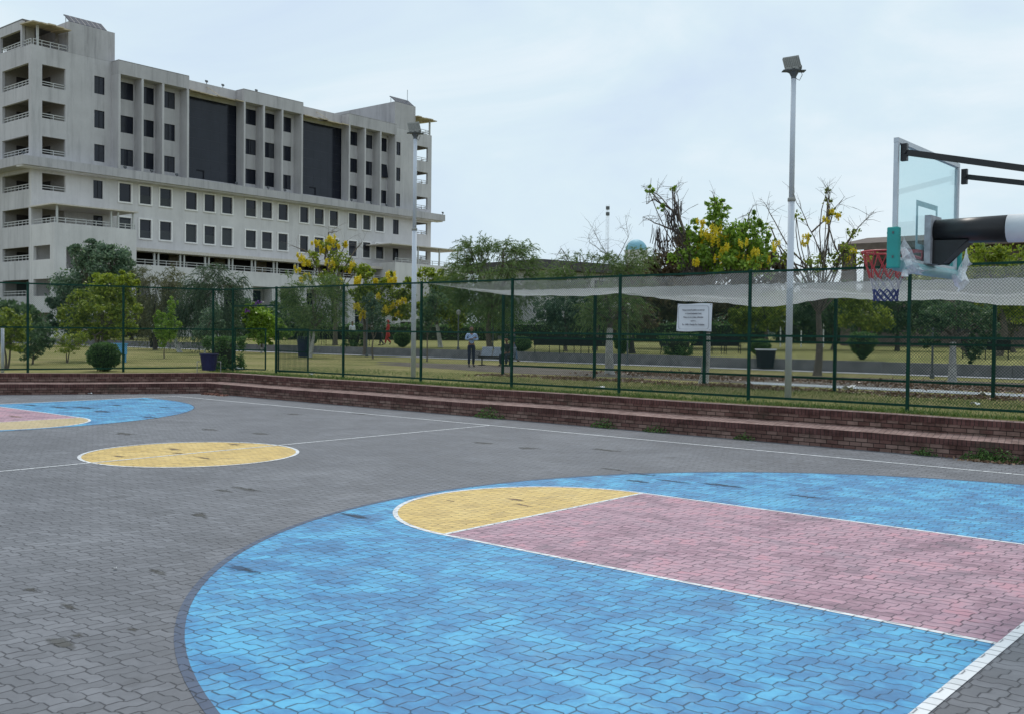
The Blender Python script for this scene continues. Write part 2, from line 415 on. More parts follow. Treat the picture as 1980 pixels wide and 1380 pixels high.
M['bench'] = plain('dark_iron_bench', (.016, .018, .02), .7, var=.25, spec=.15)
M['steel'] = plain('perforated_steel', (.22, .245, .28), .5, .3)
M['rust'] = plain('brown_roof', (.13, .10, .085), .9, var=.3, scale=1.5)
M['roofdark'] = plain('dark_bitumen_roof', (.075, .07, .075), .9, var=.25, scale=.8)
M['domeblue'] = plain('faded_blue_dome', (.20, .42, .52), .6, var=.15, scale=1)
M['paper'] = plain('white_litter', (.75, .75, .74), .7)

def lawn_mat(name, cols, sc=.35):
    m, t, n, l, b = new_mat(name)
    g = n.new('ShaderNodeNewGeometry')
    a = noise(n, l, sc, 6, .65, g.outputs['Position'], (1, 1, 1), .6)
    f = noise(n, l, 14, 5, .7, g.outputs['Position'])
    v = M_(n, 'ADD', M_(n, 'MULTIPLY', a.outputs['Fac'], .65, links=l), M_(n, 'MULTIPLY', f.outputs['Fac'], .35, links=l), links=l)
    r = ramp(n, cols); l.new(v, r.inputs['Fac']); l.new(r.outputs['Color'], b.inputs['Base Color'])
    b.inputs['Roughness'].default_value = .95; b.inputs['Specular IOR Level'].default_value = .1
    bp_ = n.new('ShaderNodeBump'); bp_.inputs['Strength'].default_value = .7; bp_.inputs['Distance'].default_value = .05
    n3 = noise(n, l, 40, 3, .7, g.outputs['Position']); l.new(n3.outputs['Fac'], bp_.inputs['Height']); l.new(bp_.outputs['Normal'], b.inputs['Normal'])
    return m
M['lawn'] = lawn_mat('dry_lawn', [(.36, (.15, .165, .055)), (.48, (.235, .225, .085)), (.58, (.31, .27, .12)), (.68, (.34, .285, .16))])
M['uplawn'] = lawn_mat('pale_lawn', [(.36, (.19, .20, .07)), (.5, (.26, .255, .095)), (.65, (.31, .29, .12))], .15)
M['soil'] = lawn_mat('bare_soil', [(.35, (.10, .085, .07)), (.5, (.16, .14, .12)), (.65, (.21, .185, .165))], .8)
M['dirt'] = plain('ground', (.20, .17, .12), .95, var=.2, scale=.2)

def leaf_mat(name, lo, mid, hi, trans=.48, big=.35):
    m, t, n, l, b = new_mat(name)
    g = n.new('ShaderNodeNewGeometry'); tcn = n.new('ShaderNodeTexCoord')
    nz = noise(n, l, big, 3, .6, tcn.outputs['Object'])
    v = M_(n, 'ADD', M_(n, 'MULTIPLY', g.outputs['Random Per Island'], .55, links=l), M_(n, 'MULTIPLY', nz.outputs['Fac'], .45, links=l), links=l)
    r = ramp(n, [(.18, lo), (.48, mid), (.82, hi)]); l.new(v, r.inputs['Fac'])
    l.new(r.outputs['Color'], b.inputs['Base Color']); b.inputs['Roughness'].default_value = .42; b.inputs['Specular IOR Level'].default_value = .5
    tr = n.new('ShaderNodeBsdfTranslucent'); l.new(r.outputs['Color'], tr.inputs['Color'])
    ms = n.new('ShaderNodeMixShader'); ms.inputs['Fac'].default_value = trans
    l.new(b.outputs['BSDF'], ms.inputs[1]); l.new(tr.outputs['BSDF'], ms.inputs[2]); l.new(ms.outputs['Shader'], n['Material Output'].inputs['Surface'])
    return m
M['lf_dark'] = leaf_mat('dark_green_leaves', (0.042, 0.084, 0.036), (0.084, 0.154, 0.063), (0.175, 0.259, 0.119))
M['lf_blue'] = leaf_mat('bluish_green_leaves', (0.042, 0.084, 0.05), (0.098, 0.168, 0.098), (0.231, 0.322, 0.196))
M['lf_yel'] = leaf_mat('yellow_green_leaves', (0.095, 0.150, 0.016), (0.215, 0.290, 0.028), (0.42, 0.46, 0.06))
M['lf_bri'] = leaf_mat('bright_green_leaves', (0.1, 0.188, 0.022), (0.2, 0.338, 0.037), (0.375, 0.525, 0.075))
M['lf_fea'] = leaf_mat('feathery_green_leaves', (0.063, 0.112, 0.031), (0.119, 0.189, 0.053), (0.21, 0.294, 0.091))
M['lf_oli'] = leaf_mat('olive_leaves', (0.063, 0.07, 0.031), (0.105, 0.112, 0.05), (0.175, 0.182, 0.084))
M['lf_brn'] = leaf_mat('brown_red_leaves', (0.060, 0.042, 0.026), (0.125, 0.090, 0.052), (0.19, 0.165, 0.075))
M['lf_hedge'] = leaf_mat('hedge_leaves', (0.036, 0.085, 0.024), (0.085, 0.175, 0.045), (0.18, 0.30, 0.085))
M['lf_will'] = leaf_mat('dark_fine_leaves', (0.031, 0.059, 0.034), (0.063, 0.105, 0.056), (0.119, 0.175, 0.091))
M['flower'] = leaf_mat('golden_blossom', (.62, .46, .015), (.80, .66, .025), (.85, .76, .10), .35)
M['purple'] = leaf_mat('purple_blossom', (.16, .05, .28), (.28, .10, .42), (.38, .18, .52), .3)
M['grass'] = leaf_mat('grass_blades', (.050, .100, .018), (.090, .165, .030), (.18, .25, .065), .3)
M['litter'] = leaf_mat('dry_leaves', (.10, .05, .03), (.19, .11, .065), (.28, .19, .12), .1)

# ------------------------------------------------------------------ terrain and court
def flat_poly(name, pts, z, mat, kind='structure', holes=None):
    mb = MB(); mb.face([(p[0], p[1], z) for p in pts]); o = mb.build(name, mat); return tag(o, kind=kind)
def disc_pts(cx, cy, r, a0, a1, n):
    return [(cx + r * math.cos(a0 + (a1 - a0) * i / n), cy + r * math.sin(a0 + (a1 - a0) * i / n)) for i in range(n + 1)]

CW, CL, KR, KD, HB, R3 = 7.786, 13.626, 1.937, 5.541, .942, 6.684    # court half sizes and marking sizes
SY = 9.35                               # foot of the brick seating along the court
CORN = Vector((-14.3, SY)); BDIR = Vector((-.538, -.843)).normalized(); BNRM = Vector((-.843, .538)).normalized()
XEND = 30.0; BLEN = 26.0
def seat_line(off):
    """polyline parallel to the seating foot, moved outwards by off"""
    k = (off - off * BNRM.y) / BDIR.y            # CORN + BNRM*off + BDIR*k meets y = SY+off
    c = CORN + BNRM * off + BDIR * k
    return [Vector((XEND, SY + off)), c, CORN + BNRM * off + BDIR * BLEN]
s0 = seat_line(.3)
flat_poly('terrain', [(-1500, -1500), (1500, -1500), (1500, 1500), (-1500, 1500)], -.35, M['dirt'])
flat_poly('court_paving', [(XEND, -40), (XEND, s0[0].y), (s0[1].x, s0[1].y), (s0[2].x, s0[2].y), (s0[2].x, -40)], 0, M['paving'])
s2 = seat_line(1.25)
flat_poly('lawn', [(s2[0].x, s2[0].y), (XEND, 32.6), (-400, 32.6), (-400, s2[2].y), (s2[2].x, s2[2].y), (s2[1].x, s2[1].y)], LAWN, M['lawn'])
flat_poly('upper_lawn', [(-400, 32.85), (200, 32.85), (200, 900), (-400, 900)], UPLAWN, M['uplawn'])
flat_poly('garden_path', [(-120, 31.2), (XEND, 31.2), (XEND, 32.57), (-120, 32.57)], LAWN + .02, M['path'])
flat_poly('slab_path', [(.4, 19.5), (XEND, 18.9), (XEND, 20.2), (-.2, 21.0)], LAWN + .012, M['bluepath'])
pts = []
for i in range(40):
    a = 2 * math.pi * i / 40; q = 1 + .12 * math.sin(3 * a + 1) + .08 * math.sin(7 * a) + random.uniform(-.04, .04)
    pts.append((-9 + 13.5 * q * math.cos(a) - 0.0, 22.3 + 2.5 * q * math.sin(a) - .10 * (13.5 * q * math.cos(a))))
flat_poly('bare_soil', pts, LAWN + .005, M['soil'])
pts = []
for i in range(40):
    a = 2 * math.pi * i / 40; q = 1 + .10 * math.sin(3 * a + 2) + .07 * math.sin(8 * a)
    pts.append((9 + 16 * q * math.cos(a), 24.6 + 3.2 * q * math.sin(a)))
flat_poly('bare_soil', pts, LAWN + .008, M['soil'])

# painted areas
def side_area(sgn):
    cx = sgn * (CL - HB)
    th = math.pi / 2
    arc = disc_pts(cx, 0, R3, th, 3 * th, 72) if sgn > 0 else disc_pts(cx, 0, R3, -th, th, 72)
    ends = [(sgn * CL, arc[-1][1]), (sgn * CL, arc[0][1])]
    return arc, ends
for sgn in (1, -1):
    arc, ends = side_area(sgn)
    flat_poly('blue_court_area', arc + ends, .002, M['blue'])
    c = sgn * (CL - KD)
    flat_poly('pink_court_area', [(sgn * CL, -KR), (c, -KR), (c, KR), (sgn * CL, KR)] if sgn < 0 else [(c, -KR), (sgn * CL, -KR), (sgn * CL, KR), (c, KR)], .0035, M['pink'])
    th = math.pi / 2
    semi = disc_pts(c, 0, KR, th, 3 * th, 48) if sgn > 0 else disc_pts(c, 0, KR, -th, th, 48)
    flat_poly('yellow_court_area', semi, .004, M['yellow'] if sgn > 0 else M['yellow_pale'])
flat_poly('yellow_court_area', disc_pts(0, 0, 1.80, 0, 2 * math.pi, 72)[:-1], .002, M['yellow'])
ln = MB(); dl = MB()
def strip(mb, pts, w, z, closed=False):
    n = len(pts)
    for i in range(n if closed else n - 1):
        a = Vector(pts[i]); b = Vector(pts[(i + 1) % n])
        def nrm(k):
            if closed: d = Vector(pts[(k + 1) % n]) - Vector(pts[k - 1])
            else: d = Vector(pts[min(k + 1, n - 1)]) - Vector(pts[max(k - 1, 0)])
            d.normalize(); return Vector((-d.y, d.x))
        na = nrm(i) * w / 2; nb = nrm((i + 1) % n) * w / 2
        mb.face([(*(a - na), z), (*(b - nb), z), (*(b + nb), z), (*(a + na), z)])
ZL = .0052
strip(ln, [(-CL, CW), (CL, CW)], .07, ZL); strip(ln, [(-CL, -CW), (CL, -CW)], .07, ZL)
strip(ln, [(0, -CW), (0, CW - .035)], .065, ZL + .0003)
strip(ln, disc_pts(0, 0, 1.81, 0, 2 * math.pi, 72)[:-1], .06, ZL + .0006, True)
for sgn in (1, -1):
    strip(ln, [(sgn * (CL + .03), -CW), (sgn * (CL + .03), CW)], .085, ZL + .0009)
    c = sgn * (CL - KD)
    for y in (KR, -KR): strip(ln, [(c, y), (sgn * (CL - .015), y)], .055, ZL)
    strip(ln, [(c, -KR + .03), (c, KR - .03)], .055, ZL + .0003)
    th = math.pi / 2
    strip(ln, disc_pts(c, 0, KR, th, 3 * th, 48) if sgn > 0 else disc_pts(c, 0, KR, -th, th, 48), .06, ZL + .0006)
    arc, ends = side_area(sgn)
    cx = sgn * (CL - HB)
    strip(dl, [(p[0] + (p[0] - cx) / R3 * .02, p[1] + p[1] / R3 * .02) for p in arc] if sgn > 0 else arc, .072 if sgn > 0 else .03, .0035)
tag(ln.build('white_court_lines', M['line']), kind='structure')
tag(dl.build('dark_court_line', M['edge_line']), kind='structure')

def dirt_patch(px, py, w, h, seed, z=.001, mat='dirtpave'):
    c = at_z(px, py, 0); R_ = random.Random(seed); S = .225; pts = []
    for i in range(18):
        a = 2 * math.pi * i / 18; q = 1 + R_.uniform(-.3, .3); pts.append((c.x + w * q * math.cos(a), c.y + h * q * math.sin(a)))
    mb = MB()
    for i in range(18):
        j = (i + 1) % 18; ai, aj = 2 * math.pi * i / 18, 2 * math.pi * (i + 1) / 18
        mb.face([(c.x, c.y, z), (*pts[i], z), (*pts[j], z)], 0, [(0, 0), (math.cos(ai), math.sin(ai)), (math.cos(aj), math.sin(aj))])
    tag(mb.build('dirt_patch', M[mat]), kind='stuff')
M['dirtpave'] = paver_mat('muddy_sunk_pavers', [(.3, (.055, .052, .048)), (.5, (.10, .098, .092)), (.7, (.12, .12, .118))], (.02, .018, .016), .75, 2.5, tone=.5, soft=True)
for i, (px, py, w, h) in enumerate(((118, 1243, .22, .10), (150, 1228, .12, .08), (135, 1172, .20, .06), (258, 1216, .10, .06), (385, 995, .30, .16), (480, 946, .45, .12), (432, 948, .25, .10), (300, 1103, .25, .08), (60, 1140, .18, .08), (405, 830, .5, .25), (505, 838, .4, .2), (240, 838, .5, .22), (1175, 870, .5, .2), (935, 856, .45, .2), (1020, 866, .3, .25), (1185, 907, .4, .1), (700, 800, .6, .15), (565, 800, .5, .2))): dirt_patch(px, py, w, h, i)
M['scuff'] = paver_mat('dark_scuffed_paint', [(.3, (.018, .04, .075)), (.5, (.03, .065, .12)), (.7, (.05, .10, .18))], (.02, .025, .03), .7, 2.5, tone=.5, soft=True)
M['scuff_warm'] = paver_mat('dirty_scuffed_paint', [(.3, (.14, .09, .05)), (.5, (.20, .14, .08)), (.7, (.26, .18, .12))], (.05, .035, .02), .7, 2.5, tone=.5, soft=True)
for i, (px, py, w, h) in enumerate(((115, 787, .8, .25), (165, 788, .9, .3), (195, 795, .8, .25), (60, 783, .6, .2), (290, 806, .7, .2), (318, 787, .5, .2), (225, 783, .5, .2), (275, 772, .6, .2), (690, 998, .5, .14), (1240, 916, .5, .12), (1232, 930, .4, .12), (1400, 938, .5, .14), (1300, 930, .4, .1), (470, 1100, .3, .1), (1560, 960, .5, .1))): dirt_patch(px, py, w, h, 40 + i, .0046, 'scuff')
for i, (px, py, w, h) in enumerate(((335, 868, .35, .15), (345, 876, .3, .1), (455, 859, .3, .15), (998, 966, .25, .08), (1010, 976, .3, .06), (230, 882, .3, .1), (395, 885, .3, .1), (870, 968, .12, .05), (30, 805, .5, .15))): dirt_patch(px, py, w, h, 70 + i, .0048, 'scuff_warm')

# ------------------------------------------------------------------ brick seating
def seating():
    H1, H2 = .345, .64
    root = thing('brick_seating', 'two stepped dark red brick seating wall running round the edge of the court', 'seating wall')
    def tier(off0, off1, z0, z1, name):
        mb = MB(); a = seat_line(off0); b = seat_line(off1)
        u = 0
        for i in range(2):
            p, q = a[i], a[i + 1]; L = (q - p).length; zs = z1 - .115
            # split long runs so the top edge can sag a little
            n = max(1, int(L / 1.5))
            for k in range(n):
                t0, t1 = k / n, (k + 1) / n
                p0 = p.lerp(q, t0); p1 = p.lerp(q, t1); r0 = b[i].lerp(b[i + 1], t0); r1 = b[i].lerp(b[i + 1], t1)
                j0 = .008 * math.sin(t0 * L * .9 + i) ; j1 = .008 * math.sin(t1 * L * .9 + i)
                ua, ub = u + L * t0, u + L * t1
                mb.face([(*p1, z0 - .02), (*p0, z0 - .02), (*p0, zs), (*p1, zs)], 0, [(ub, z0), (ua, z0), (ua, zs), (ub, zs)])
                nd = (p1 - p0).normalized(); out = Vector((-nd.y, nd.x)) * .012
                if (out.dot(r0 - p0)) > 0: out = -out
                e0, e1 = p0 + out, p1 + out
                mb.face([(*e1, zs), (*e0, zs), (*e0, z1 + j0), (*e1, z1 + j1)], 1, [(ub, .02), (ua, .02), (ua, .135), (ub, .135)])
                mb.face([(*p1, zs), (*p0, zs), (*e0, zs), (*e1, zs)], 1, [(ub, .0), (ua, .0), (ua, .012), (ub, .012)])
                D = off1 - off0
                mb.face([(*e1, z1 + j1), (*e0, z1 + j0), (*r0, z1 + j0), (*r1, z1 + j1)], 2, [(ub, .005), (ua, .005), (ua, .225), (ub, .225)] if D < .6 else [(ub, .005), (ua, .005), (ua, 1.145), (ub, 1.145)])
                mb.face([(*r1, z1 + j1), (*r0, z1 + j0), (*r0, 0), (*r1, 0)], 0, [(ub, z1), (ua, z1), (ua, 0), (ub, 0)])
            u += L
        return mb.build(name, [M['brick'], M['soldier'], M['bricktop']], root)
    tier(0, 1.05, 0, H1, 'lower_step')
    tier(1.0, 1.36, H1, H2, 'upper_step')
seating()

# ------------------------------------------------------------------ fences
FY = 11.62; FZ0, FZ1 = LAWN, 3.64
def chain_mesh(mb_list, p0, p1, z0, z1, cell, r):
    """diagonal wires of a chain-link panel from p0 to p1 (2-D points)"""
    V, Fc = mb_list
    p0 = Vector(p0); p1 = Vector(p1); L = (p1 - p0).length; d = (p1 - p0) / L; H = z1 - z0
    nrm = Vector((-d.y, d.x))
    k0 = int(-H / cell) - 1; k1 = int(L / cell) + 1
    for sgn in (1, -1):
        for k in range(k0, k1 + 1):
            xs = k * cell + (0 if sgn > 0 else H)
            # wire: x = xs + sgn*t, z = z0+t, t in [0,H]
            ta, tb = (max(0, -xs), min(H, L - xs)) if sgn > 0 else (max(0, xs - L), min(H, xs))
            if tb - ta < .02: continue
            n = max(1, int((tb - ta) / .45)); base = len(V)
            for i in range(n + 1):
                t = ta + (tb - ta) * i / n; x = xs + sgn * t
                off = .006 * (sgn)
                c = p0 + d * x + nrm * off
                for (a, b) in ((0, 1.15), (.9, -.55), (-.9, -.55)):
                    q = c + nrm * (r * b) + d * (r * a * .7 * sgn)
                    V.append((q.x, q.y, z0 + t - r * a * .7))
            for i in range(n):
                for j in range(3):
                    Fc.append((base + i*3 + j, base + i*3 + (j+1) % 3, base + i*3 + 3 + (j+1) % 3, base + i*3 + 3 + j))
def fence(name, label, line, posts, z0, z1, rails, cell=.066, r=.0031, post_w=.066, rail_w=.05, skip=None, wire='wire', cap=.05, group=None):
    """line: end points; posts: positions along x (2-D points)"""
    root = thing(name, label, 'fence', group=group)
    for p in posts:
        mb = MB(); mb.box((p[0] - post_w/2, p[1] - post_w/2, z0 - .1), (p[0] + post_w/2, p[1] + post_w/2, z1 + cap)); mb.build('post', M['green'], root, bevel=.008)
    for nm, z in rails:
        for (a, b) in line:
            if skip and nm in skip and (a, b) in skip[nm]: continue
            mb = MB(); mb.bar((*a, z), (*b, z), rail_w * .8, rail_w); mb.build(nm, M['green'], root)
    V, Fc = [], []
    for (a, b) in line:
        if skip and 'mesh' in skip and (a, b) in skip['mesh']: continue
        off = Vector((0, -.02))
        chain_mesh((V, Fc), a, b, rails[-1][1], rails[0][1], cell, r)
    mesh_np('chain_link', np.array(V), np.array(Fc), M[wire], root)
    return root
PX = [-16.25 + 0.0, -13.6, -9.95, -6.30, -2.66, .98, 4.62, 8.26, 11.9, 15.55, 19.2]
segs = [((PX[i], FY), (PX[i + 1], FY)) for i in range(len(PX) - 1)]
fence('chain_link_fence', 'tall green chain link fence along the brick seating with a gate opening', segs, [(x, FY) for x in PX],
      FZ0, FZ1, [('top_rail', FZ1), ('mid_rail', 2.16), ('bottom_rail', .755)], skip={'mid_rail': [segs[0]], 'bottom_rail': [segs[0]], 'mesh': [segs[0]]})
# lintel over the gate opening with mesh above
g0 = [o for o in COL.objects if o.name.startswith('chain_link_fence')][0]
mb = MB(); mb.bar((PX[0], FY, 3.02), (PX[1], FY, 3.02), .05, .05); mb.build('gate_lintel', M['green'], g0)
V, Fc = [], []; chain_mesh((V, Fc), (PX[0], FY), (PX[1], FY), 3.02, FZ1, .066, .0028); mesh_np('chain_link', np.array(V), np.array(Fc), M['wire'], g0)
# fence along the back of the court
bp0 = Vector((-17.05, 11.3)); bl = [(-16.25, FY), (-17.05, 11.3), (-17.95, 8.26), (-18.85, 5.33), (-19.75, 2.4), (-20.65, -.5)]
segs2 = [(bl[i], bl[i + 1]) for i in range(len(bl) - 1)]
fence('chain_link_fence', 'green chain link fence standing behind the back wall of the court', segs2, bl[1:], FZ0, FZ1,
      [('top_rail', FZ1), ('mid_rail', 2.16), ('bottom_rail', .755)])
# gate leaves, swung outwards
def gate(hx, ang, label):
    root = thing('fence_gate', label, 'gate', (hx, FY + .06, 0), ang, 'open gate leaves')
    w, za, zb = 1.3, .72, 2.20
    fr = MB()
    for a, b in (((0, za), (w, za)), ((0, zb), (w, zb)), ((0, za), (0, zb)), ((w, za), (w, zb)), ((0, 1.42), (w, 1.42))):
        fr.bar((a[0], 0, a[1]), (b[0], 0, b[1]), .04, .04)
    fr.build('gate_frame', M['green'], root)
    V, Fc = [], []; chain_mesh((V, Fc), (0, 0), (w, 0), za, zb, .066, .0028); mesh_np('chain_link', np.array(V), np.array(Fc), M['wire'], root)
    mb = MB(); mb.bar((w - .02, -.04, 1.36), (w - .02, -.04, 1.52), .03, .03); mb.build('latch', M['green'], root)
gate(PX[0] + .05, rad(22), 'open green gate leaf beside the clipped square bush')
gate(PX[1] + .05, rad(14), 'open green gate leaf folded back behind the chain link fence')
# second fence, round the practice pitch behind
Y2 = 17.8
P2 = [-8.42, -4.3, -.1, 4.08, 8.27, 12.46, 16.6]
seg3 = [((P2[i], Y2), (P2[i + 1], Y2)) for i in range(len(P2) - 1)]
fence('chain_link_fence', 'second green chain link fence, standing on the lawn and holding up the white net', seg3, [(x, Y2) for x in P2],
      LAWN, 3.62, [('top_rail', 3.66), ('mid_rail', 1.98), ('bottom_rail', .98)], cell=.075, r=.003, post_w=.085, rail_w=.06)
# ------------------------------------------------------------------ sagging white net stretched between the two fences
def net_mat():
    m, t, n, l, b = new_mat('white_nylon_net')
    tcn = n.new('ShaderNodeUVMap')
    d = n.new('ShaderNodeBsdfDiffuse'); d.inputs['Color'].default_value = (.70, .72, .75, 1)
    tl = n.new('ShaderNodeBsdfTranslucent'); tl.inputs['Color'].default_value = (.66, .68, .72, 1)
    a1 = n.new('ShaderNodeMixShader'); a1.inputs[0].default_value = .5; l.new(d.outputs[0], a1.inputs[1]); l.new(tl.outputs[0], a1.inputs[2])
    tp = n.new('ShaderNodeBsdfTransparent')
    sp = n.new('ShaderNodeSeparateXYZ'); l.new(tcn.outputs['UV'], sp.inputs[0])
    def strands(s):
        x = M_(n, 'FRACT', M_(n, 'MULTIPLY', s, 1 / .07, links=l), links=l); return M_(n, 'LESS_THAN', x, .2, links=l)
    a = strands(M_(n, 'ADD', sp.outputs[0], sp.outputs[1], links=l)); c = strands(M_(n, 'SUBTRACT', sp.outputs[0], sp.outputs[1], links=l))
    k = M_(n, 'MAXIMUM', a, c, links=l)
    nz = noise(n, l, 2.0, 4, .6, tcn.outputs['UV'])
    sv2 = n.new('ShaderNodeSeparateXYZ'); gg = n.new('ShaderNodeNewGeometry'); l.new(gg.outputs['Position'], sv2.inputs[0])
    den = n.new('ShaderNodeMapRange'); l.new(sv2.outputs[1], den.inputs['Value'])
    for nm_, v_ in (('From Min', 13.2), ('From Max', 15.4), ('To Min', .02), ('To Max', .36)): den.inputs[nm_].default_value = v_
    base = M_(n, 'ADD', M_(n, 'MULTIPLY', nz.outputs['Fac'], .12, links=l), den.outputs[0], links=l)
    f = M_(n, 'MINIMUM', M_(n, 'ADD', base, M_(n, 'MULTIPLY', k, .34, links=l), links=l), 1.0, links=l)
    ms = n.new('ShaderNodeMixShader'); l.new(f, ms.inputs[0]); l.new(tp.outputs[0], ms.inputs[1]); l.new(a1.outputs[0], ms.inputs[2])
    l.new(ms.outputs[0], n['Material Output'].inputs['Surface']); return m
M['net'] = net_mat()
def net():
    mb = MB(); nu, nv = 110, 30
    def P(i, j):
        s = j / nv; t = i / nu
        x = (-6.28 - 2.1 * s) * (1 - t) + 16.6 * t
        y = FY + .06 + (Y2 - FY - .08) * s
        top = 3.63 + .06 * s
        left = min(1, t / .16)
        dA = (.33 + .05 * math.sin(x * .9) + .05 * math.sin(x * 2.1 + 1)) * (left ** .6)
        dB = (.62 + .10 * math.sin(x * .7 + .5)) * max(0, min(1, (x + 1.5) / 4.0))
        sag = dA * 4 * s * (1 - s)
        if s > .45:
            q = (s - .45) / .55; sag += dB * 4 * q * (1 - q) * .55
        if s < .5:
            q = s / .5; sag += .30 * dB * 4 * q * (1 - q)
        post = abs(((x - PX[4]) / 3.64) % 1 - .5) * 2
        sag += .05 * (1 - post) * (1 - s)
        return (x, y, top - sag + .012 * math.sin(x * 11 + s * 20))
    for i in range(nu):
        for j in range(nv):
            q = [P(i, j), P(i + 1, j), P(i + 1, j + 1), P(i, j + 1)]
            mb.face(q, 0, [(p[0], p[1] * 1.05) for p in q])
    o = mb.build('overhead_net', M['net'], smooth=True)
    tag(o, 'white sagging net stretched overhead between the two chain link fences', 'net')
net()

# ------------------------------------------------------------------ the eight storey building
def wall_holes(mb, o, a, t, A, B, holes, mi=0, back=True):
    """wall in the plane through o spanned by a and z, thickness vector t; A,B = (lo,hi) ranges; holes = (a0,a1,z0,z1)"""
    o = Vector(o); a = Vector(a); t = Vector(t); up = Vector((0, 0, 1))
    ua = sorted({A[0], A[1], *[h[0] for h in holes], *[h[1] for h in holes]}); ub = sorted({B[0], B[1], *[h[2] for h in holes], *[h[3] for h in holes]})
    ua = [x for x in ua if A[0] - 1e-6 <= x <= A[1] + 1e-6]; ub = [x for x in ub if B[0] - 1e-6 <= x <= B[1] + 1e-6]
    Pt = lambda x, z, k: o + a * x + up * z + t * k
    for i in range(len(ua) - 1):
        # merge vertically
        j = 0
        while j < len(ub) - 1:
            def solid(jj):
                cx, cz = (ua[i] + ua[i+1]) / 2, (ub[jj] + ub[jj+1]) / 2
                return not any(h[0] < cx < h[1] and h[2] < cz < h[3] for h in holes)
            if not solid(j): j += 1; continue
            k = j
            while k < len(ub) - 1 and solid(k): k += 1
            q = [(ua[i], ub[j]), (ua[i+1], ub[j]), (ua[i+1], ub[k]), (ua[i], ub[k])]
            mb.face([Pt(*p, 0) for p in q], mi)
            if back: mb.face([Pt(*p, 1) for p in q][::-1], mi)
            j = k
    for h in list(holes) + ([(A[0], A[1], B[0], B[1])] if back else []):
        q = [(h[0], h[2]), (h[1], h[2]), (h[1], h[3]), (h[0], h[3])]
        for k in range(4):
            p, r = q[k], q[(k + 1) % 4]
            mb.face([Pt(*p, 0), Pt(*p, 1), Pt(*r, 1), Pt(*r, 0)], mi)

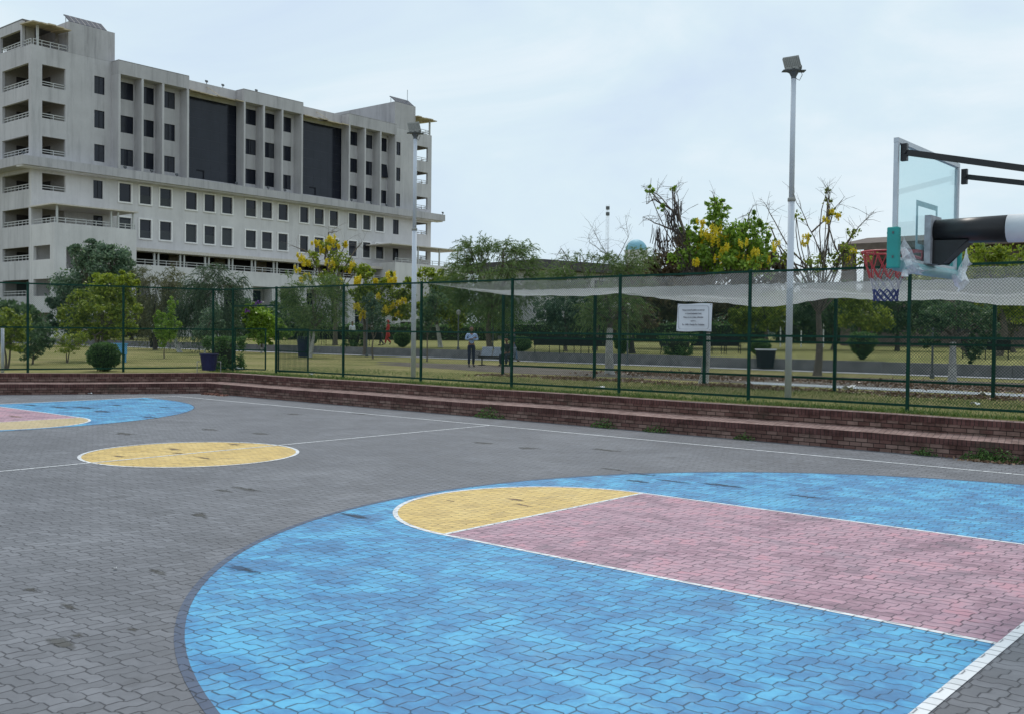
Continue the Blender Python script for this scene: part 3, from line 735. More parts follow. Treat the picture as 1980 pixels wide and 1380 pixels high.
BO = at_depth(60, 300, 100.0)
BZ = UPLAWN - .1
class Split:
    def __init__(s): s.q = []
    def box(s, lo, hi): s.q.append((lo, hi))
    def build(s, nm, m, p):
        for lo, hi in s.q: MB().box(lo, hi).build(nm, m, p)
def building():
    root = thing('office_building', 'eight storey grey plastered office block with dark windows, fins and corner balconies', 'building', (BO.x, BO.y, 0), rad(1.5))
    GL, FR = M['glass'], M['trim']
    LV = [(26.5, 28.66), (23.28, 25.02), (19.66, 21.46), (16.05, 17.77), (12.45, 14.2), (8.9, 10.25), (5.3, 6.95)]
    wins = []; frames = []
    UPZ = [(26.78, 28.6), (23.2, 25.03), (19.68, 21.45)]
    for (z0, z1) in UPZ:
        for (a, b) in ((9.25, 11.05), (11.95, 13.5), (14.55, 16.1), (25.45, 27.25), (28.2, 29.8), (30.75, 32.35), (41.95, 43.62), (44.5, 46.05), (47.15, 48.73)): wins.append((a, b, z0, z1))
        wins.append((6.62, 7.76, z0 + .03, z1 + .05)); wins.append((50.35, 51.35, z0 - .1, z1 - .1))
    R1 = [(9.4, 10.78), (11.8, 13.17), (14.24, 15.65), (17.49, 18.9), (19.92, 21.31), (22.29, 23.72), (25.62, 27.1), (27.98, 29.47), (30.43, 31.85), (33.78, 35.12), (36.13, 37.62), (38.61, 40.05), (41.89, 43.33), (44.42, 45.77), (46.8, 48.24)]
    for k, (a, b) in enumerate(R1):
        frames.append((a, b, 15.79, 17.74)); frames.append((a, b, 12.05, 14.08))
    wins += [(6.52, 7.56, 15.8, 17.7), (50.03, 51.13, 15.65, 17.66), (6.52, 7.56, 12.0, 14.0), (50.03, 51.13, 12.0, 13.95)]
    glaz = [(17.3, 24.45, 19.4, 28.66), (33.75, 40.75, 19.4, 28.66)]
    bay = [(1.12, 3.52, z0, z1) for z0, z1 in LV[:5]]
    bayr = [(54.6, 56.85, z0 + .05, z1 - .05) for z0, z1 in LV[:6]]
    long_ = [(8.9, 52.0, 8.95, 10.5)]
    ground = [(9.2 + 4.02 * k, 9.2 + 4.02 * k + 2.75, BZ + .15, 6.9) for k in range(11)]
    t = Vector((-.3, 0, 0))
    wl = MB()
    HL = wins + frames + glaz + bay + bayr + long_ + ground
    wall_holes(wl, (0, 0, 0), (0, 1, 0), t, (0, 57.6), (BZ, 18.1), [h for h in HL if h[3] < 18.1], 1)
    wall_holes(wl, (0, 0, 0), (0, 1, 0), t, (0, 57.6), (18.1, 30.45), [h for h in HL if h[2] > 18.1])
    # left face, with corner balcony openings
    lh = []
    for z0, z1 in LV: lh += [(-6.4, -.55, z0, z1), (-13.4, -7.2, z0, z1)]
    wall_holes(wl, (0, .012, 0), (1, 0, 0), (0, .3, 0), (-15.9, -.31), (BZ, 30.45), lh)
    wall_holes(wl, (0, .012, 0), (1, 0, 0), (0, .3, 0), (-15.9, -1.95), (30.46, 33.15), [(-6.9, -2.3, 30.6, 32.25), (-13.5, -7.6, 30.6, 32.25)])
    # right end face
    wall_holes(wl, (0, 57.588, 0), (1, 0, 0), (0, -.3, 0), (-15.9, -.31), (BZ, 30.45), [(-5.6, -.75, z0 + .05, z1 - .05) for z0, z1 in LV] + [(-13, -7.2, z0 + .05, z1 - .05) for z0, z1 in LV])
    # back wall and the towers above the roof
    wl.box((-16.2, 0, BZ), (-15.92, 57.6, 30.4))
    wl.build('wall', [M['plaster'], M['plaster_pale']], root)
    tw = MB(); tw.box((-14, 3.82, 30.46), (.004, 8.9, 33.62)); tw.build('stair_tower', M['plaster_cap'], root)
    tw = MB(); tw.box((-17, 50.2, 30.46), (.004, 54.25, 34.0)); tw.build('stair_tower', M['plaster_cap'], root)
    rf = MB(); rf.box((-15.9, .35, 29.95), (-.32, 57.25, 30.15)); rf.box((-15.9, .02, 33.17), (-1.9, 3.8, 33.3)); rf.build('roof', M['concrete'], root)
    # floors and inner rooms behind the corner balconies
    fl = Split()
    for z0, z1 in LV + [(30.55, 32.3)]:
        fl.box((-15.8, .33, z0 - .95), (-.33, 8.6, z0 - .75)); fl.box((-15.8, 52.0, z0 - .95), (-.33, 57.25, z0 - .75))
    fl.build('floor_slab', M['room'], root)
    iw = Split()
    iw.box((-15.7, 3.62, BZ), (-.34, 3.8, 30.3)); iw.box((-6.7, .35, BZ), (-6.5, 3.6, 30.3))
    iw.box((-15.7, 54.1, BZ), (-.34, 54.3, 30.3)); iw.box((-6.7, 54.32, BZ), (-6.5, 55.6, 30.3)); iw.box((-15.8, 56.4, BZ), (-6.9, 56.6, 29.9))
    iw.box((-2.2, 3.5, 30.46), (-2.0, 3.8, 33.1)); iw.box((-2.2, .4, 30.46), (-2.0, 1.3, 33.1))
    iw.build('inner_wall', M['room'], root)
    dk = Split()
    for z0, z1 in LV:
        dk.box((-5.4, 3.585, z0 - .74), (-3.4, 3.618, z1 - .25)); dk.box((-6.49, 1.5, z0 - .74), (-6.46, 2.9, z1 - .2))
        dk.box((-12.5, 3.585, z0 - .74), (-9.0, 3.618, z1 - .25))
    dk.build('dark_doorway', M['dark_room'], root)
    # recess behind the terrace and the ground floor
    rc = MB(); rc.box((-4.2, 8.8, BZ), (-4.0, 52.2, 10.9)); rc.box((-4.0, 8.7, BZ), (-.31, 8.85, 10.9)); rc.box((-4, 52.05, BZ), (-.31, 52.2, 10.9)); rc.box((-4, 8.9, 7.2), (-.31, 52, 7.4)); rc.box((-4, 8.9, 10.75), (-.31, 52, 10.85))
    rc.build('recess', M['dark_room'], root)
    pr = Split()
    for k in range(7): pr.box((-3.95, 11.6 + 6.1 * k, 7.45), (-3.6, 13.1 + 6.1 * k, 10.7))
    pr.build('recess_pier', M['canopy'], root)
    # windows
    def pane(a, b, z0, z1, nm, framed=False, tilt=False):
        mb = MB(); mb.box((-.16, a, z0), (-.12, b, z1)) if not tilt else mb.box((-.02, a, z0), (.02, b, z1), 0, Matrix.Translation((0, 0, z1)) @ Matrix.Rotation(rad(-9), 4, 'Y') @ Matrix.Translation((0, 0, -z1)))
        if framed and nm == 'window':
            o = mb.build(nm, GL, root)
            bl_ = MB(); hgt = (z1 - z0) * random.choice((.42, .45, .5, .9))
            if random.random() < .75: bl_.box((-.118, a + .02, z0 + .02), (-.112, b - .02, z0 + hgt)); bl_.build('blind', M['blind'], o)
        else:
            o = mb.build(nm, GL, root)
            if random.random() < .6:
                bl_ = MB(); f_ = random.choice((.3, .5, .62)); sd = random.random() < .5
                bl_.box((-.119, a + .04 if sd else b - (b - a) * f_, z0 + .04), (-.113, a + (b - a) * f_ if sd else b - .04, z1 - .04)); bl_.build('curtain', M['curtain'], o)
        fr = MB()
        if framed:
            e_ = .16
            for lo, hi in (((.005, a - e_, z0 - e_), (.09, a, z1 + e_)), ((.005, b, z0 - e_), (.09, b + e_, z1 + e_)), ((.005, a, z1), (.09, b, z1 + e_)), ((.005, a - .05, z0 - e_), (.13, b + .05, z0))): fr.box(lo, hi)
            fr.build('frame', FR, o)
        else:
            e_ = .035
            for lo, hi in (((-.12, a, z0), (-.07, a + e_, z1)), ((-.12, b - e_, z0), (-.07, b, z1)), ((-.12, a + e_, z1 - e_), (-.07, b - e_, z1)), ((-.12, a + e_, z0), (-.07, b - e_, z0 + e_)), ((-.12, (a + b)/2 - .02, z0 + e_), (-.09, (a + b)/2 + .02, z1 - e_))): fr.box(lo, hi)
            fr.build('frame', M['bin_black'], o)
        return o
    for i, w in enumerate(wins): pane(*w, 'window', tilt=(abs(w[0] - 47.15) < .1 and abs(w[2] - 23.2) < .1))
    for i, w in enumerate(frames): pane(*w, 'window', True)
    for (a, b, z0, z1) in glaz:
        mb = MB(); mb.box((-.2, a, z0), (-.15, b, z1)); o = mb.build('curtain_glazing', GL, root)
        fr = MB()
        for k in range(1, 6): fr.box((-.15, a + (b - a) * k / 6 - .012, z0), (-.142, a + (b - a) * k / 6 + .012, z1))
        for k in range(1, 8): fr.box((-.15, a, z0 + (z1 - z0) * k / 8 - .012), (-.143, b, z0 + (z1 - z0) * k / 8 + .012))
        fr.build('glazing_bar', plain('thin_dark_bar', (.012, .015, .025), .4), o)
        tt = MB(); tt.bar((-.1, a + 2.6, z0), (-.1, a + 2.6, z0 + 1.0), .12, .05); tt.bar((-.1, a + 1.7, z0 + 1.0), (-.1, a + 2.66, z0 + 1.0), .05, .12); tt.build('door_frame', M['bin_black'], o)
    # ground floor glazing
    for g in ground:
        mb = MB(); mb.box((-.28, g[0], g[2]), (-.24, g[1], g[3])); o = mb.build('ground_floor_window', GL, root)
        fr = MB(); fr.box((-.24, g[0], 4.1), (-.1, g[1], 4.2)); fr.box((-.24, g[0] + 1.35, g[2]), (-.16, g[0] + 1.42, g[3])); fr.build('frame', FR, o)
    # ledge running round the building at mid height
    lg = MB(); lg.box((.005, -1.5, 18.16), (1.5, 59.0, 19.06)); lg.box((-15.9, -1.5, 18.16), (.004, .006, 19.06)); lg.box((-4, 57.595, 18.16), (.004, 59.0, 19.06)); lg.build('ledge', M['plaster_cap'], root)
    lt = MB()
    lt.box((.006, -1.45, 18.02), (1.2, 58.8, 18.155)); lt.build('ledge_moulding', M['plaster_pale'], root)
    # three projecting frames with fins
    for (a, b, fins) in ((8.5, 16.95, (8.5, 11.16, 13.62, 16.7)), (24.2, 33.05, (24.25, 27.02, 29.75, 32.78)), (40.5, 49.2, (40.55, 43.3, 46.1, 48.9))):
        hb = MB(); hb.box((.004, a, 29.02), (1.5, b, 30.42)); hb.box((-.5, a, 30.455), (1.5, b, 30.5)); hb.build('frame_header', M['plaster_cap'], root)
        for f in fins:
            fb = MB(); fb.box((.004, f, 19.065), (1.49, f + .24, 29.015)); fb.build('fin', M['plaster'], root)
    for (a, b) in ((16.96, 24.15), (33.1, 40.45)):
        cb = MB()
        for k in range(6):
            u0 = a + (b - a) * k / 6; u1 = a + (b - a) * (k + 1) / 6 - .04; dz = random.uniform(-.06, .06)
            cb.face([(.01, u0, 29.1 + dz), (1.7, u0, 28.86 + dz), (1.7, u1, 28.84 + dz), (.01, u1, 29.1 + dz)])
            cb.face([(1.7, u0, 28.96 + dz), (.01, u0, 29.2 + dz), (.01, u1, 29.2 + dz), (1.7, u1, 28.94 + dz)]); cb.face([(1.7, u0, 28.86 + dz), (1.7, u0, 28.96 + dz), (1.7, u1, 28.94 + dz), (1.7, u1, 28.84 + dz)])
        cb.bar((1.6, a + 3.9, 29.0), (.05, a + 3.2, 30.1), .06, .06)
        cb.build('sheet_canopy', M['canopy'], root)
    # railings
    def rail(p, q, h=.5, n=4, name='balcony_rail'):
        p = Vector(p); q = Vector(q); mb = MB(); up = Vector((0, 0, 1))
        for k in (.5, 1.0): mb.bar(p + up * h * k, q + up * h * k, .07, .07)
        for i in range(n + 1):
            c = p.lerp(q, i / n); mb.bar(c, c + up * (h - .036), .06, .06)
        return mb.build(name, M['rail'], root)
    for z0, z1 in LV:
        rail((-.6, .16, z0), (-6.35, .16, z0), .52, 7); rail((-7.25, .16, z0), (-13.3, .16, z0), .52, 7)
        rail((-.8, 57.44, z0 + .05), (-5.5, 57.44, z0 + .05), .5, 5)
    for z0, z1 in LV[:5]: rail((-.15, 1.15, z0), (-.15, 3.5, z0), .48, 2); rail((-.15, 54.65, z0 + .05), (-.15, 56.8, z0 + .05), .5, 2)
    rail((-.15, .3, 30.46), (-.15, 3.75, 30.46), .6, 4); rail((-.3, .16, 30.46), (-1.9, .16, 30.46), .6, 3); rail((-2.35, .16, 30.6), (-6.85, .16, 30.6), .5, 6)
    rail((-.15, 54.4, 30.46), (-.15, 57.4, 30.46), .6, 3); rail((-.3, 57.44, 30.46), (-6, 57.44, 30.46), .6, 6)
    # corner awnings at the top
    for (u0, u1, pu) in ((-.2, 3.75, .62), (54.3, 58.2, 57.2)):
        aw = MB()
        for k in range(5):
            a = u0 + (u1 - u0) * k / 5; b = u0 + (u1 - u0) * (k + 1) / 5 - .03; dz = random.uniform(-.07, .07)
            w_in, w_out = (-2.0, .85) if u0 < 10 else (-4.5, .5)
            aw.box((w_in, a, 0), (w_out, b, .12), 0, Matrix.Translation((0, 0, 32.55 + dz)) @ Matrix.Rotation(rad(4 if u0 < 10 else 2), 4, 'Y'))
        aw.build('awning', M['canopy'], root)
        ap = MB(); ap.box((-.25, pu, 30.46), (-.05, pu + .2, 32.5)); ap.build('awning_post', M['rail'], root)
    # long terrace on the second floor
    te = MB(); te.box((.006, 8.75, 7.3), (2.0, 52.4, 9.02)); te.build('terrace_parapet', M['plaster_pale'], root)
    rail((1.85, 8.8, 9.02), (1.85, 52.3, 9.02), .55, 34, 'terrace_rail')
    ta = MB(); ta.box((.006, 8.75, 10.62), (2.3, 52.6, 10.78)); ta.box((2.2, 8.75, 10.45), (2.32, 52.6, 10.615)); ta.build('terrace_awning', M['awning'], root)
    for k in range(13):
        u = 12.4 + 3.18 * k
        po = MB(); po.box((1.7, u, 9.03), (1.86, u + .2, 10.44)); po.box((1.7, u + .5, 9.03), (1.86, u + .68, 10.44)); po.build('terrace_post', M['rail'], root)
    for k in range(12):
        po = MB(); po.box((.4, 11.95 + 4.02 * k - .0, BZ), (2.0, 11.95 + 4.02 * k + 1.27, 7.29)); po.build('pier', M['plaster_pale'], root)
    # projecting terrace boxes at both ends
    def box(u0, u1, w1, zt, lh_, fh_, tag_):
        mb = MB()
        wall_holes(mb, (w1, 0, 0), (0, 1, 0), (-.3, 0, 0), (u0, u1), (BZ, zt), fh_)
        wall_holes(mb, (0, u0 + .002, 0), (1, 0, 0), (0, .3, 0), (.003, w1 - .31), (BZ, zt), lh_)
        wall_holes(mb, (0, u1 - .002, 0), (1, 0, 0), (0, -.3, 0), (.003, w1 - .31), (BZ, zt), lh_)
        for z in (zt - .95, 7.9, 4.3): mb.box((.01, u0 + .31, z - .25), (w1 - .31, u1 - .31, z))
        mb.box((.02, u0 + 3.9, BZ), (w1 - .8, u0 + 4.1, zt - 1.3))
        mb.build('terrace_box', M['plaster_pale'], root)
    box(.02, 8.72, 4.7, 12.4, [(.45, 3.9, 8.85, 10.25), (.45, 3.9, 5.25, 6.95), (.6, 3.95, BZ + .05, 3.6)], [(1.25, 4.2, 8.0, 10.1), (5.0, 8.2, 8.0, 10.1), (1.25, 4.2, 4.6, 6.6), (5, 8.2, 4.6, 6.6), (1.25, 8.2, BZ + .05, 3.4)], 0)
    box(46.0, 60.5, 4.7, 11.35, [(.6, 3.9, 7.6, 9.4)], [(47, 59.5, BZ + .05, 3.4)], 1)
    rail((4.55, .2, 12.4), (4.55, 8.6, 12.4), .5, 8); rail((.3, .17, 12.4), (4.5, .17, 12.4), .5, 5); rail((4.55, 46.1, 11.35), (4.55, 60.4, 11.35), .55, 12)
    for (u0, u1, z, w1) in ((-.25, 8.75, 14.12, 5.05), (45.0, 59.3, 13.65, 5.05)):
        aw = MB(); aw.box((.01, u0, z), (w1, u1, z + .13)); aw.build('awning', M['awning'], root)
        ps = (.3, 5.9, 6.65, 8.3) if u0 < 5 else (49.5, 50.3, 54.5, 58.3)
        for u in ps:
            ap = MB(); ap.box((4.5, u, z - 1.75 if u0 < 5 else z - 2.3), (4.66, u + .17, z)); ap.build('awning_post', M['rail'], root)
    # aerial and small floodlights along the ledge
    an = MB(); an.tube([(-1, 53.6, 34), (-1, 53.6, 36.4)], .05, 6); an.build('aerial', M['alu'], root)
    for (w, u, z) in ((.9, 9.6, 19.07), (1.1, 12.6, 19.07), (.9, 15.8, 19.07), (1.0, 23.6, 19.07), (1.2, 28.0, 19.07), (1.1, 30.6, 19.07), (1, 41.5, 19.07), (1, 45, 19.07), (1, 47.8, 19.07), (.9, -1.2, 19.07), (1.2, 58.8, 19.07), (.8, 26.5, 30.51), (-.05, 20.2, 30.46), (-.05, 22.4, 30.46)):
        sp = MB(); sp.box((w - .03, u - .03, z), (w + .03, u + .03, z + .2)); sp.box((-.06, -.16, -.1), (.06, .16, .12), 0, Matrix.Translation((w, u, z + .3)) @ Matrix.Rotation(rad(-25), 4, 'Y')); sp.build('spot_lamp', M['lamp_dark'], root)
    return root
bld = building()
Bm = Matrix.Translation((BO.x, BO.y, 0)) @ Matrix.Rotation(rad(1.5), 4, 'Z')
def solar(w, u, z, L, label):
    p = Bm @ Vector((w, u, z)); root = thing('solar_panel_array', label, 'solar panels', p, rad(1.5), 'solar panels on the roof towers')
    fr = MB(); n = 7; ang = Matrix.Rotation(rad(38), 4, 'Y')
    for k in range(n):
        a = L * k / n; b = L * (k + 1) / n - .03
        mb = MB(); mb.box((-1.5, a, .0), (0, b, .05), 0, ang); mb.build('solar_panel', M['solar'], root)
        fr.box((-1.53, b, -.02), (.03, b + .03, .055), 0, ang)
    fr.box((-1.5, 0, -.06), (-1.4, L, -.005), 0, ang); fr.box((-.1, 0, -.06), (0, L, -.005), 0, ang)
    for k in range(3): fr.bar((-1.1, L * (.05 + .45 * k), 0), (-1.1, L * (.05 + .45 * k), .82), .05)
    fr.build('panel_frame', M['lamp_grey'], root)
solar(-.1, 3.95, 33.64, 4.1, 'row of tilted solar panels on the taller near tower of the office block')
solar(-.1, 50.4, 34.02, 3.6, 'row of tilted solar panels on the far tower beside the roof aerial')

# ------------------------------------------------------------------ floodlight poles
def light_pole(name, px, top_y, Y, label, lamp_yaw):
    b = at_y(px[0], px[1], Y); b.z = LAWN
    topz = at_depth(px[0], top_y, depth_of(b)).z
    root = thing(name, label, 'light pole', b, 0, 'floodlight poles behind the fence')
    H = topz - LAWN
    mb = MB(); mb.tube([(0, 0, -.1), (0, 0, H * .62)], [.080, .078], 16); mb.tube([(0, 0, H * .62), (0, 0, H)], [.064, .060], 16); mb.build('pole', M['pole'], root, smooth=True)
    cl = MB(); cl.lathe((0, 0, H * .62), [(.08, -.05), (.092, -.045), (.092, .03), (.065, .05)], 16); cl.build('collar', M['lamp_grey'], root, smooth=True)
    br = MB(); br.lathe((0, 0, H), [(.064, -.06), (.07, 0), (.12, .09), (.19, .125), (.19, .14), (.0, .14)], 8)
    br.box((-.27, -.10, .115), (.27, .10, .138), 0, Matrix.Translation((0, 0, H)) @ Matrix.Rotation(lamp_yaw, 4, 'Z')); br.build('bracket', M['lamp_dark'], root)
    Ml = Matrix.Translation((0, 0, H + .15)) @ Matrix.Scale(.54, 4) @ Matrix.Rotation(lamp_yaw, 4, 'Z') @ Matrix.Rotation(rad(-10), 4, 'Y') @ Matrix.Rotation(rad(-16), 4, 'X')
    lm = MB(); lm.box((-.36, -.07, 0), (.36, .07, .66), 0, Ml)
    for k in range(9): lm.box((-.33 + k * .08, -.10, .16), (-.315 + k * .08, -.071, .60), 0, Ml)
    for k in (-.3, 0, .3): lm.box((k - .06, -.13, .04), (k + .06, -.071, .12), 0, Ml)
    lm.build('floodlight', M['lamp_grey'], root)
    cb = MB(); cb.tube([(.06, 0, H - .06), (.15, 0, H - .12), (.22, 0, H + .0), (.18, 0, H + .12)], .008, 5); cb.build('cable', M['black'], root)
yw = math.atan2(FWD.y, FWD.x) - math.pi / 2
light_pole('light_pole', (1523.5, 770), 152, 13.3, 'tall white floodlight pole with chipped paint, right of the notice sign', yw)
light_pole('light_pole', (799, 731), 268, 13.15, 'white floodlight pole standing in front of the far end of the office block', yw + .25)
pp = at_z(5, 720, LAWN)
pb = MB(); pb.tube([(0, 0, -.05), (0, 0, 1.5)], .055, 10); o = pb.build('short_post', M['pole'], smooth=True); o.location = pp
tag(o, 'short pale blue post beside the bushes behind the back wall', 'post')

# ------------------------------------------------------------------ notice sign tied to the fence
def sign():
    a = at_y(1309.5, 588, FY - .05); b = at_y(1376, 641, FY - .05)
    w = b.x - a.x; h = a.z - b.z
    root = thing('notice_sign', 'white notice sign with black writing tied to the chain link fence', 'sign', ((a.x + b.x) / 2, FY - .05, (a.z + b.z) / 2))
    mb = MB(); nx, nz = 14, 8
    def P(i, j, y=0):
        s = i / nx - .5; t = j / nz - .5
        return (s * w + .010 * t, y - .014 * math.sin(s * 5 + t * 3) - .02 * s * t, t * h + .008 * math.sin(s * 7))
    for i in range(nx):
        for j in range(nz): mb.face([P(i, j), P(i + 1, j), P(i + 1, j + 1), P(i, j + 1)])
    for i in range(nx):
        for j in range(nz): mb.face([P(i, j, .006), P(i, j + 1, .006), P(i + 1, j + 1, .006), P(i + 1, j, .006)])
    mb.build('panel', plain('white_flex_sheet', (.66, .69, .74), .5, var=.04), root, smooth=True)
    ink = plain('sign_ink', (.03, .03, .05), .6)
    bd = MB(); x0, x1, z0, z1, r = -w/2 + .055, w/2 - .07, -h/2 + .05, h/2 - .05, .07
    pts = []
    for cx, cz, a0 in ((x1 - r, z1 - r, 0), (x0 + r, z1 - r, 90), (x0 + r, z0 + r, 180), (x1 - r, z0 + r, 270)):
        for k in range(7): an = rad(a0 + k * 15); pts.append((cx + r * math.cos(an), -.030, cz + r * math.sin(an)))
    for i in range(len(pts)):
        p = Vector(pts[i]); q = Vector(pts[(i + 1) % len(pts)]); bd.bar(p, q, .003, .0085, up=(0, 1, 0))
    bd.build('border', ink, root)
    lines = [('Playing Cricket/Football is not allowed', .0), ('in Central Basketball Court.', .0), ('Please do not violate, otherwise', .0), ('apply i.e.', 0), ('Rs. 1000/- Penalty For Violation', 0)]
    zs = [.19, .10, .005, -.085, -.185]; wd = [.78, .58, .70, .18, .78]
    for (tx, _), z, ww in zip(lines, zs, wd):
        cu = bpy.data.curves.new('lettering', 'FONT'); cu.body = tx; cu.size = .08; cu.align_x = 'CENTER'; cu.align_y = 'CENTER'; cu.extrude = .001; cu.shear = .12; cu.offset = .0012
        to = bpy.data.objects.new('lettering', cu); COL.objects.link(to)
        bpy.context.view_layer.update(); dgx = bpy.context.evaluated_depsgraph_get()
        me = bpy.data.meshes.new_from_object(to.evaluated_get(dgx)); bpy.data.objects.remove(to)
        ob = bpy.data.objects.new('lettering', me); COL.objects.link(ob); me.materials.clear(); me.materials.append(ink)
        sx = ww * .78 / max(.01, ob.dimensions.x) * (w / .96)
        ob.parent = root; ob.location = (-.01, -.032, z * h / .67 * .95); ob.rotation_euler = (rad(90), 0, 0); ob.scale = (sx, min(1.15, sx * 1.15) if sx < 1 else 1.1, 1)
    ti = MB()
    for x, z in ((-w/2 + .02, h/2 - .02), (w/2 - .03, h/2 - .03), (-w/2 + .02, -h/2 + .02), (w/2 - .04, -h/2 + .03)): ti.lathe((x, -.03, z), [(.012, 0), (.012, .002), (0, .002)], 8); ti.tube([(x, -.03, z), (x + .01, .05, z + .01)], .005, 5)
    ti.build('tie', M['bin_black'], root)
sign()

# ------------------------------------------------------------------ basketball hoop, seen from behind
def hoop():
    BX, BY, z0, z1, hw = 12.40, .13, 2.83, 3.91, .86
    root = thing('basketball_hoop', 'basketball hoop with a clear backboard on a black and white arm over the court', 'basketball hoop', (14.9, BY, 0))
    L_ = lambda x, y, z: (x - 14.9, y, z)
    m, t, n, l, b = new_mat('tinted_board_glass')
    tp = n.new('ShaderNodeBsdfTransparent'); tp.inputs['Color'].default_value = (.87, .95, .962, 1)
    gl = n.new('ShaderNodeBsdfGlossy'); gl.inputs['Roughness'].default_value = .04; gl.inputs['Color'].default_value = (.8, .95, .95, 1)
    df = n.new('ShaderNodeBsdfDiffuse'); df.inputs['Color'].default_value = (.35, .55, .58, 1)
    m1 = n.new('ShaderNodeMixShader'); m1.inputs[0].default_value = .09; l.new(tp.outputs[0], m1.inputs[1]); l.new(gl.outputs[0], m1.inputs[2])
    m2 = n.new('ShaderNodeMixShader'); m2.inputs[0].default_value = .06; l.new(m1.outputs[0], m2.inputs[1]); l.new(df.outputs[0], m2.inputs[2]); l.new(m2.outputs[0], n['Material Output'].inputs['Surface'])
    bd = MB(); bd.box((-2.5 - .012, -hw + .03, z0 + .03), (-2.5, hw - .03, z1 - .03)); glass = bd.build('backboard', m, root)
    fr = MB()
    for a in (-hw, hw - .04): fr.box((-2.525, a, z0 + .04), (-2.488, a + .04, z1 - .04))
    fr.box((-2.527, -hw, z1 - .042), (-2.486, hw, z1)); fr.box((-2.527, -hw, z0), (-2.486, hw, z0 + .042)); fr.build('board_frame', M['alu'], root)
    # target square painted on the front
    tq = MB(); s = -2.516; wl, zl, zh = .295, z0 + .15, z0 + .60
    for lo, hi in (((s, -wl, zl), (s + .002, -wl + .05, zh)), ((s, wl - .05, zl), (s + .002, wl, zh)), ((s, -wl + .05, zh - .05), (s + .002, wl - .05, zh)), ((s, -wl + .05, zl), (s + .002, wl - .05, zl + .05))): tq.box(lo, hi)
    tq.build('target_square', plain('pale_board_paint', (.62, .70, .73), .6), glass)
    # mounting plate, gusset, arm
    mp_ = MB(); mp_.box((-2.486, -.15, z0 + .02), (-2.43, .15, z0 + .47)); mp_.build('mounting_plate', plain('worn_plate_grey', (.38, .39, .42), .6, var=.3, scale=12), root)
    am = MB(); am.tube([(-2.425, 0, 3.155), (-1.80, 0, 3.15)], [.112, .122], 20, 0)
    am.tube([(-1.80, 0, 3.15), (-.9, 0, 3.14)], [.126, .128], 20, 1)
    am.tube([(-.9, 0, 3.14), (-.12, 0, 3.13)], [.124, .124], 20, 0); am.build('arm', [M['black'], M['whitepaint']], root, smooth=True)
    gs = MB()
    for y in (-.09, .07):
        a = [(-2.43, y, 3.07), (-2.43, y, z0 + .02), (-2.33, y, z0 + .02), (-2.12, y, 3.06)]; c = [(p[0], y + .02, p[2]) for p in a]
        gs.face(a); gs.face(c[::-1])
        for k in range(4): gs.face([a[k], c[k], c[(k + 1) % 4], a[(k + 1) % 4]])
    gs.face([(-2.42, -.09, z0 + .03), (-2.33, -.09, z0 + .03), (-2.33, .09, z0 + .03), (-2.42, .09, z0 + .03)]); gs.face([(-2.33, -.09, z0 + .03), (-2.12, -.09, 3.05), (-2.12, .09, 3.05), (-2.33, .09, z0 + .03)])
    gs.build('gusset', M['black'], root)
    for y, ye in ((-hw + .07, -.35), (hw + .05, .35)):
        st = MB(); st.bar((-2.43, y, z1 - .13), (-.1, ye, 3.25), .042, .05); st.build('stay', M['black'], root)
        bk = MB(); bk.box((-2.484, y - .022, z1 - .20), (-2.43, y + .022, z1 - .05)); bk.tube([(-2.445, y - .04, z1 - .13), (-2.445, y + .04, z1 - .13)], .012, 8); bk.build('stay_bracket', M['black'], root)
    # post, cross head and base, mostly out of the picture
    po = MB(); po.tube([(.1, 0, .12), (.1, 0, 3.3)], [.13, .12], 16); po.build('post', M['black'], root, smooth=True)
    ch = MB(); ch.box((-.1, -.45, 3.19), (.12, .45, 3.31)); ch.build('cross_head', M['black'], root)
    ba = MB(); ba.box((-.3, -.6, 0), (1.3, .6, .22)); ba.build('base', M['black'], root, bevel=.03)
    # padding along the lower edge, wrapped in plastic
    pd = MB(); pd.box((-2.56, -hw - .035, z0 - .06), (-2.455, -hw + .03, z0 + .30)); pd.build('edge_pad', M['teal'], root, bevel=.012)
    pd = MB(); pd.box((-2.56, hw - .03, z0 - .06), (-2.455, hw + .035, z0 + .30)); pd.build('edge_pad', M['teal'], root, bevel=.012)
    pd = MB(); pd.tube([(-2.50, -hw + .05, z0 - .03), (-2.50, 0, z0 - .035), (-2.5, hw, z0 - .03)], .052, 12); pd.build('bottom_pad', plain('pale_teal_pad', (.24, .44, .46), .4), root, smooth=True)
    bo = MB()
    for z in (z0 + .03, z0 + .24): bo.box((-2.566, -hw - .012, z), (-2.561, -hw + .006, z + .02)); bo.box((-2.51, -hw - .04, z), (-2.495, -hw - .036, z + .02))
    bo.build('bolt', M['lamp_dark'], root)
    pm, pt_, pn, pl_, pb_ = new_mat('clear_wrap_plastic')
    tpp = pn.new('ShaderNodeBsdfTransparent'); pb_.inputs['Base Color'].default_value = (.78, .82, .86, 1); pb_.inputs['Roughness'].default_value = .18
    nzz = noise(pn, pl_, 14, 4, .6); rrr = ramp(pn, [(.3, (.45, .45, .45)), (.7, (.85, .85, .85))]); pl_.new(nzz.outputs['Fac'], rrr.inputs['Fac'])
    mxx = pn.new('ShaderNodeMixShader'); pl_.new(rrr.outputs['Color'], mxx.inputs[0]); pl_.new(tpp.outputs[0], mxx.inputs[1]); pl_.new(pb_.outputs[0], mxx.inputs[2]); pl_.new(mxx.outputs[0], pn['Material Output'].inputs['Surface'])
